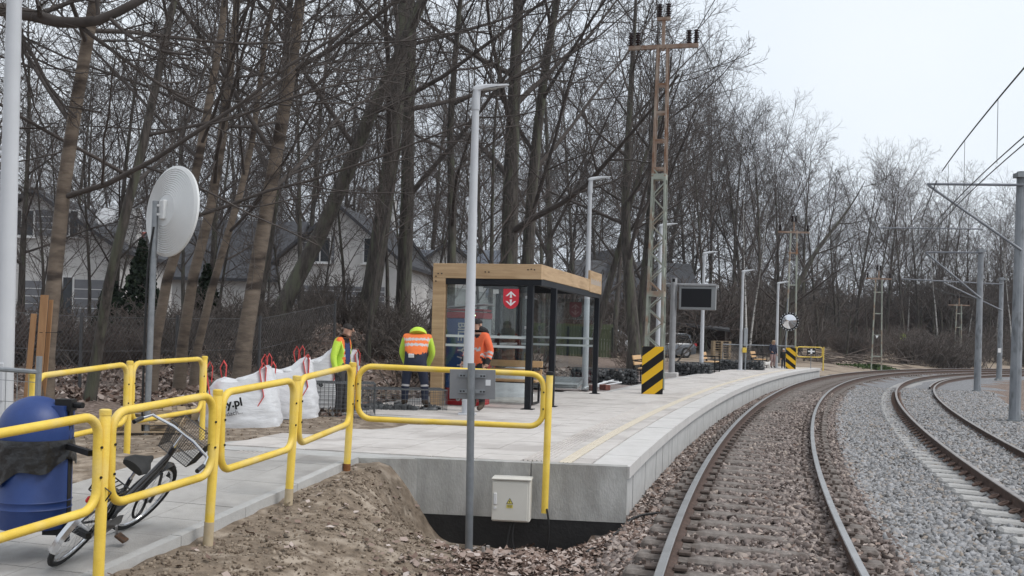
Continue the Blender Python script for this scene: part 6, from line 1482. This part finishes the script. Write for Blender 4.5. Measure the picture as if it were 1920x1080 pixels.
def person(name_label, loc, rz, J, rule, mats, bulk=1.0, hair=True, extra=None, scale=1.0, cap=None, group=None):
    t = thing('person', name_label, 'person', tuple(loc), rz, group); t.scale = (scale,) * 3; me = skin_body(J, bulk); me.materials.clear()
    for q in mats: me.materials.append(q)
    V3 = {n: Vector(p) for n, p in J.items()}; segs = [(a, b, V3[a], V3[b]) for a, b in EDG]
    for f in me.polygons:
        c = f.center; best = min(((seg_d(c, a, b), n1, n2) for n1, n2, a, b in segs), key=lambda q: q[0][0]); f.material_index = rule(best[1], best[2], best[0][1], c); f.use_smooth = True
    o = bpy.data.objects.new('body', me); COL.objects.link(o); o.parent = t
    hd = V3['head']; jw = V3['jaw']; up = (V3['crown'] - jw).normalized(); fw = Vector((0, -1, 0)); fw = (fw - up * fw.dot(up)).normalized(); sd_ = up.cross(fw) * -1
    M3 = Matrix((sd_, fw * -1, up)).transposed()
    m = MB(); m.tube([hd + fw * .085 + up * .02, hd + fw * .112 - up * .025, hd + fw * .09 - up * .035], [.010, .017, .010], 6); m.build('nose', skin, o, smooth=True)
    for s_ in (-1, 1):
        m = MB(); m.lathe([(.004, -.012), (.024, -.006), (.028, .004), (.010, .010)], 10, hd + sd_ * s_ * .083 - up * .01, M3 @ Matrix.Rotation(R(90) * s_, 3, 'Y')); m.build('ear', skin, o, smooth=True)
        m = MB(); m.lathe([(.002, 0), (.011, .004), (.002, .008)], 8, hd + fw * .082 + sd_ * s_ * .032 + up * .015, M3 @ Matrix.Rotation(R(90), 3, 'X')); m.build('eye', bk, o, smooth=True)
        h0, w0 = V3['ha' + ('L' if s_ > 0 else 'R')], V3['wr' + ('L' if s_ > 0 else 'R')]; dn = (h0 - w0).normalized(); xx, yy = basis(dn); m = MB(); fwv = (fw - dn * fw.dot(dn)).normalized(); sv_ = dn.cross(fwv)
        for k in range(4): b0 = h0 + fwv * (.026 - .017 * k) + dn * .02; L_f = (.062, .07, .066, .052)[k]; m.tube([b0, b0 + dn * L_f * .5 + sv_ * s_ * -.006, b0 + dn * L_f * .95 + sv_ * s_ * -.022], [.009, .0085, .007], 6)
        b0 = h0 + fwv * .03 - dn * .01; m.tube([b0, b0 + fwv * .028 + dn * .025, b0 + fwv * .032 + dn * .055], [.011, .0095, .008], 6); m.build('fingers', mats[rule('wr' + ('L' if s_ > 0 else 'R'), 'ha' + ('L' if s_ > 0 else 'R'), 1, h0)], o, smooth=True)
    if hair:
        m = MB(); secs = []
        for a in range(0, 91, 15): secs.append((.092 * math.cos(R(a)), .085 * math.sin(R(a))))
        m.lathe(secs, 18, hd + up * .018 - fw * .012, M3 @ Matrix.Rotation(R(14), 3, 'X')); m.build('hair' if cap is None else 'hat', cap or hairm, o, smooth=True)
    if extra: extra(t, o, V3)
    return t
orange = mat('hivis_orange', (.72, .15, .035), (.80, .20, .05), 6, .75, .3, 14); lime = mat('hivis_lime', (.50, .72, .06), (.58, .80, .10), 6, .75, .3, 14); refl = mat('reflective_tape', (.44, .42, .42), (.52, .50, .50), 8, .5)
navy = mat('navy_trousers', (.016, .020, .040), (.028, .034, .060), 7, .85, .3, 16); blackc = mat('black_cloth', (.014, .013, .014), (.024, .022, .023), 7, .85, .3, 16); greyc = mat('grey_trousers', (.038, .038, .040), (.06, .06, .062), 7, .85, .3, 16); bluec = mat('blue_shirt', (.025, .040, .12), (.035, .055, .16), 8, .85); boot = mat('boot_leather', (.05, .033, .022), (.08, .055, .04), 10, .7); orj = mat('orange_jacket', (.70, .12, .045), (.78, .16, .06), 6, .75, .4, 12)
# standing worker, turned to the right, head bowed
J1 = dict(BASE_J); J1.update(neck=(0, -.03, 1.47), jaw=(0, -.085, 1.545), head=(0, -.10, 1.625), crown=(0, -.095, 1.70), elR=(-.26, .05, 1.12), wrR=(-.235, .0, .86), haR=(-.235, -.02, .79))
def rule1(a, b, t, c):
    if b in ('jaw',) and t < .25: return 5
    if b in ('jaw', 'head', 'crown'): return 0
    if b.startswith('ha'): return 4
    if b[:2] in ('el', 'wr'): return 2
    if b[:2] in ('waist'[:2], 'ch', 'sh', 'ne') or b in ('chest', 'waist', 'neck'):
        if b == 'neck' and t > .55: return 5
        if abs(c.x) < .085 and c.y < -.02: return 3
        if abs(c.x) < .105 and c.y < 0: return 5
        if 1.12 < c.z < 1.165 or 1.235 < c.z < 1.28: return 6
        return 1
    if a.startswith('an') or (b.startswith('an') and t > .75): return 7
    return 4
person('worker in orange vest with lime sleeve standing and looking down', (at(643, 640, 17.9).x, 17.9, .18), R(72), J1, rule1, [skin, orange, lime, bluec, greyc, blackc, refl, boot], 1.08, scale=.94)
# bending worker seen from behind
J2 = dict(pelvis=(0, .05, .86), waist=(0, -.06, 1.02), chest=(0, -.24, 1.20), neck=(0, -.40, 1.27), jaw=(0, -.50, 1.22), head=(0, -.56, 1.16), crown=(0, -.60, 1.10), shL=(.20, -.30, 1.24), elL=(.28, -.38, .97), wrL=(.20, -.48, .74), haL=(.18, -.51, .67), shR=(-.20, -.30, 1.24), elR=(-.27, -.36, .97), wrR=(-.18, -.48, .75), haR=(-.16, -.51, .68),
    hiL=(.11, .05, .82), knL=(.16, .02, .46), anL=(.17, .05, .10), toL=(.20, -.11, .045), hiR=(-.11, .05, .82), knR=(-.17, .01, .46), anR=(-.19, .05, .10), toR=(-.23, -.11, .045))
def rule2(a, b, t, c):
    if b in ('jaw', 'head', 'crown'): return 2
    if b.startswith('ha'): return 4
    if b[:2] in ('el', 'wr'): return 2
    if b in ('chest', 'neck') or b[:2] == 'sh':
        if b == 'neck' and t > .6: return 2
        s_ = c.z - .15 * c.y
        if 1.10 < s_ < 1.15 or 1.21 < s_ < 1.26: return 6
        return 1
    if b == 'waist': return 1 if t > .25 else 5
    if a.startswith('an') or (b.startswith('an') and t > .85): return 7
    if b.startswith('an') and .12 < t < .20: return 6
    return 3
def hood2(t, o, V3):
    m = MB(); c = V3['neck'] + Vector((0, .03, .05)); m.lathe([(.16, -.03), (.15, .03), (.11, .075), (.05, .10)], 18, c, Matrix.Rotation(R(28), 3, 'X')); m.build('hood', lime, o, smooth=True)
    m = MB(); m.bbox((.06, .19, .93), (.10, .02, .07), .006, Matrix.Rotation(R(-20), 3, 'X')); m.build('label_patch', whitep, o)
person('worker in orange vest bending forward with back turned', (at(780, 640, 18.75).x, 18.75, PLZ), R(180), J2, rule2, [skin, orange, lime, navy, skin, blackc, refl, boot], 1.12, hair=False, extra=hood2)
# worker in the shelter, orange jacket and black hat
J3 = dict(BASE_J); J3.update(jaw=(0, -.05, 1.55), head=(0, -.055, 1.635), crown=(0, -.04, 1.71), elL=(.27, .04, 1.13), wrL=(.26, -.06, .90), haL=(.26, -.09, .83), elR=(-.29, .0, 1.13), wrR=(-.27, -.12, .92), haR=(-.265, -.15, .86))
def rule3(a, b, t, c):
    if b in ('jaw', 'head', 'crown'): return 0 if not (b == 'jaw' and t < .3) else 5
    if b.startswith('ha'): return 0 if t > .2 else 5
    if b[:2] == 'wr' and t > .6: return 5
    if b[:2] in ('el', 'wr', 'sh') or b in ('chest', 'neck', 'waist'):
        if b in ('neck',) and t > .5: return 5
        if b[:2] == 'wr' and (.05 < t < .22 or .36 < t < .5): return 6
        if b in ('chest', 'waist') and 1.14 < c.z < 1.19: return 6
        return 1
    if b[:2] == 'hi' or b == 'pelvis': return 1 if c.z > .86 else 3
    if a.startswith('an') or (b.startswith('an') and t > .8): return 7
    return 3
def hood3(t, o, V3):
    m = MB(); m.lathe([(.15, -.03), (.16, .02), (.13, .06), (.10, .075)], 18, V3['neck'] + Vector((0, .045, .03)), Matrix.Rotation(R(-22), 3, 'X')); m.build('hood', blackc, o, smooth=True)
q = at(898, 640, 18.5); person('worker in orange jacket and black hat beside the shelter glass', (q.x, 18.5, PLZ + .005), R(-38), J3, rule3, [skin, orj, orj, blackc, skin, blackc, refl, boot], 1.14, cap=blackc, extra=hood3, scale=.92)
# woman and child with a small white dog at the far end
J4 = dict(BASE_J); J4.update(jaw=(0, -.07, 1.54), head=(0, -.09, 1.61), crown=(0, -.10, 1.68), elR=(-.25, .0, 1.14), wrR=(-.20, -.18, 1.0), haR=(-.18, -.24, .98))
blond = mat('blond_hair', (.30, .20, .12), (.40, .29, .19), 20, .7); pink = mat('pink_trousers', (.30, .20, .19), (.36, .25, .24), 8, .85)
def rule4(a, b, t, c):
    if b in ('jaw', 'head', 'crown'): return 0
    if b.startswith('ha'): return 0
    if b[:2] in ('el', 'wr', 'sh') or b in ('chest', 'neck', 'waist') or c.z > .85: return 1
    if a.startswith('an'): return 3
    return 2
def longhair(t, o, V3):
    m = MB(); m.tube([V3['head'] + Vector((0, .04, .06)), V3['head'] + Vector((0, .09, -.06)), V3['neck'] + Vector((0, .10, -.08))], [.09, .10, .06], 10); m.build('long_hair', blond, o, smooth=True)
zf = 52.3; q = at(1450, 640, zf); person('blond woman in dark jacket and pale trousers near platform end', (q.x, zf, PLZ), R(20), J4, rule4, [skin, navy, pink, boot], 1.0, cap=blond, extra=longhair, scale=.80)
def rule5(a, b, t, c): return 0 if b in ('jaw', 'head', 'crown') or b.startswith('ha') else (2 if (c.z < .8 and b[:2] in ('kn', 'an', 'to', 'hi')) else 1)
q = at(1466, 640, zf - .2); person('small child in dark jacket and pale hat beside the woman', (q.x + .1, zf - .2, PLZ), R(0), dict(BASE_J), rule5, [skin, blackc, navy], 1.15, cap=whitep, scale=.56)
def dog(loc, rz):
    t = thing('dog', 'small fluffy white dog standing by the woman', 'dog', tuple(loc), rz); J = dict(hip=(-.16, 0, .22), belly=(0, 0, .225), chest=(.14, 0, .23), neck=(.20, 0, .30), head=(.25, 0, .36), muz=(.32, 0, .34)); E_ = [('hip', 'belly'), ('belly', 'chest'), ('chest', 'neck'), ('neck', 'head'), ('head', 'muz')]; RR = dict(hip=.085, belly=.09, chest=.095, neck=.06, head=.065, muz=.03)
    for s_, y in (('l', .06), ('r', -.06)):
        J.update({'fe' + s_: (.15, y, .14), 'fp' + s_: (.145, y, .02), 'hk' + s_: (-.13, y, .15), 'hh' + s_: (-.20, y, .09), 'hp' + s_: (-.17, y, .02)}); E_ += [('chest', 'fe' + s_), ('fe' + s_, 'fp' + s_), ('hip', 'hk' + s_), ('hk' + s_, 'hh' + s_), ('hh' + s_, 'hp' + s_)]
        RR.update({'fe' + s_: .035, 'fp' + s_: .026, 'hk' + s_: .042, 'hh' + s_: .026, 'hp' + s_: .026})
    J.update(ta=(-.23, 0, .30), tb=(-.25, 0, .38)); E_ += [('hip', 'ta'), ('ta', 'tb')]; RR.update(ta=.035, tb=.03)
    nm = list(J); me = bpy.data.meshes.new('d'); me.from_pydata([J[n] for n in nm], [(nm.index(a), nm.index(b)) for a, b in E_], []); ob = bpy.data.objects.new('d', me); COL.objects.link(ob); ob.modifiers.new('s', 'SKIN')
    for i, n in enumerate(nm): me.skin_vertices[0].data[i].radius = (RR[n],) * 2; me.skin_vertices[0].data[i].use_root = n == 'belly'
    sm = ob.modifiers.new('u', 'SUBSURF'); sm.levels = 2; out = bpy.data.meshes.new_from_object(ob.evaluated_get(bpy.context.evaluated_depsgraph_get())); bpy.data.objects.remove(ob); out.materials.clear(); out.materials.append(mat('dog_fur', (.60, .58, .55), (.70, .68, .65), 30, .95, .8, 60)); o = bpy.data.objects.new('body', out); COL.objects.link(o); o.parent = t
    for y in (-.045, .045): m = MB(); m.tube([(.22, y, .40), (.20, y * 1.5, .36)], [.02, .012], 6); m.build('ear', mat('dog_ear', (.45, .40, .36), None, rough=.9), o, smooth=True)
    m = MB(); m.lathe([(.004, 0), (.014, .006), (.004, .014)], 8, (.345, 0, .345), Matrix.Rotation(R(90), 3, 'Y')); m.build('nose', bk, o, smooth=True)
q = at(1437, 640, 51.8); dog((q.x, 51.8, PLZ), R(200))
q = at(1693, 640, 96); person('distant person in lime jacket standing in the far wood', (q.x, 96, gz(q.x, 96)), R(0), dict(BASE_J), rule5, [skin, lime, greyc], 1.1)
# ================================================================== HAZE (thin damp winter air)
m = MB(); m.ab(-430, 430, -65, 630, -3.0, 26.0)
hz = m.build('haze', []); hz['kind'] = 'stuff'; tag(hz, 'thin pale damp air fading the far wood', 'haze')
hm = bpy.data.materials.new('haze_air'); hm.use_nodes = True; ht = hm.node_tree; ht.nodes.clear()
ho = ht.nodes.new('ShaderNodeOutputMaterial'); hv = ht.nodes.new('ShaderNodeVolumePrincipled'); hv.inputs['Color'].default_value = (.86, .90, .96, 1); hv.inputs['Density'].default_value = .0003; hv.inputs['Anisotropy'].default_value = .2
ht.links.new(hv.outputs[0], ho.inputs['Volume']); hz.data.materials.append(hm)
bpy.context.view_layer.update()
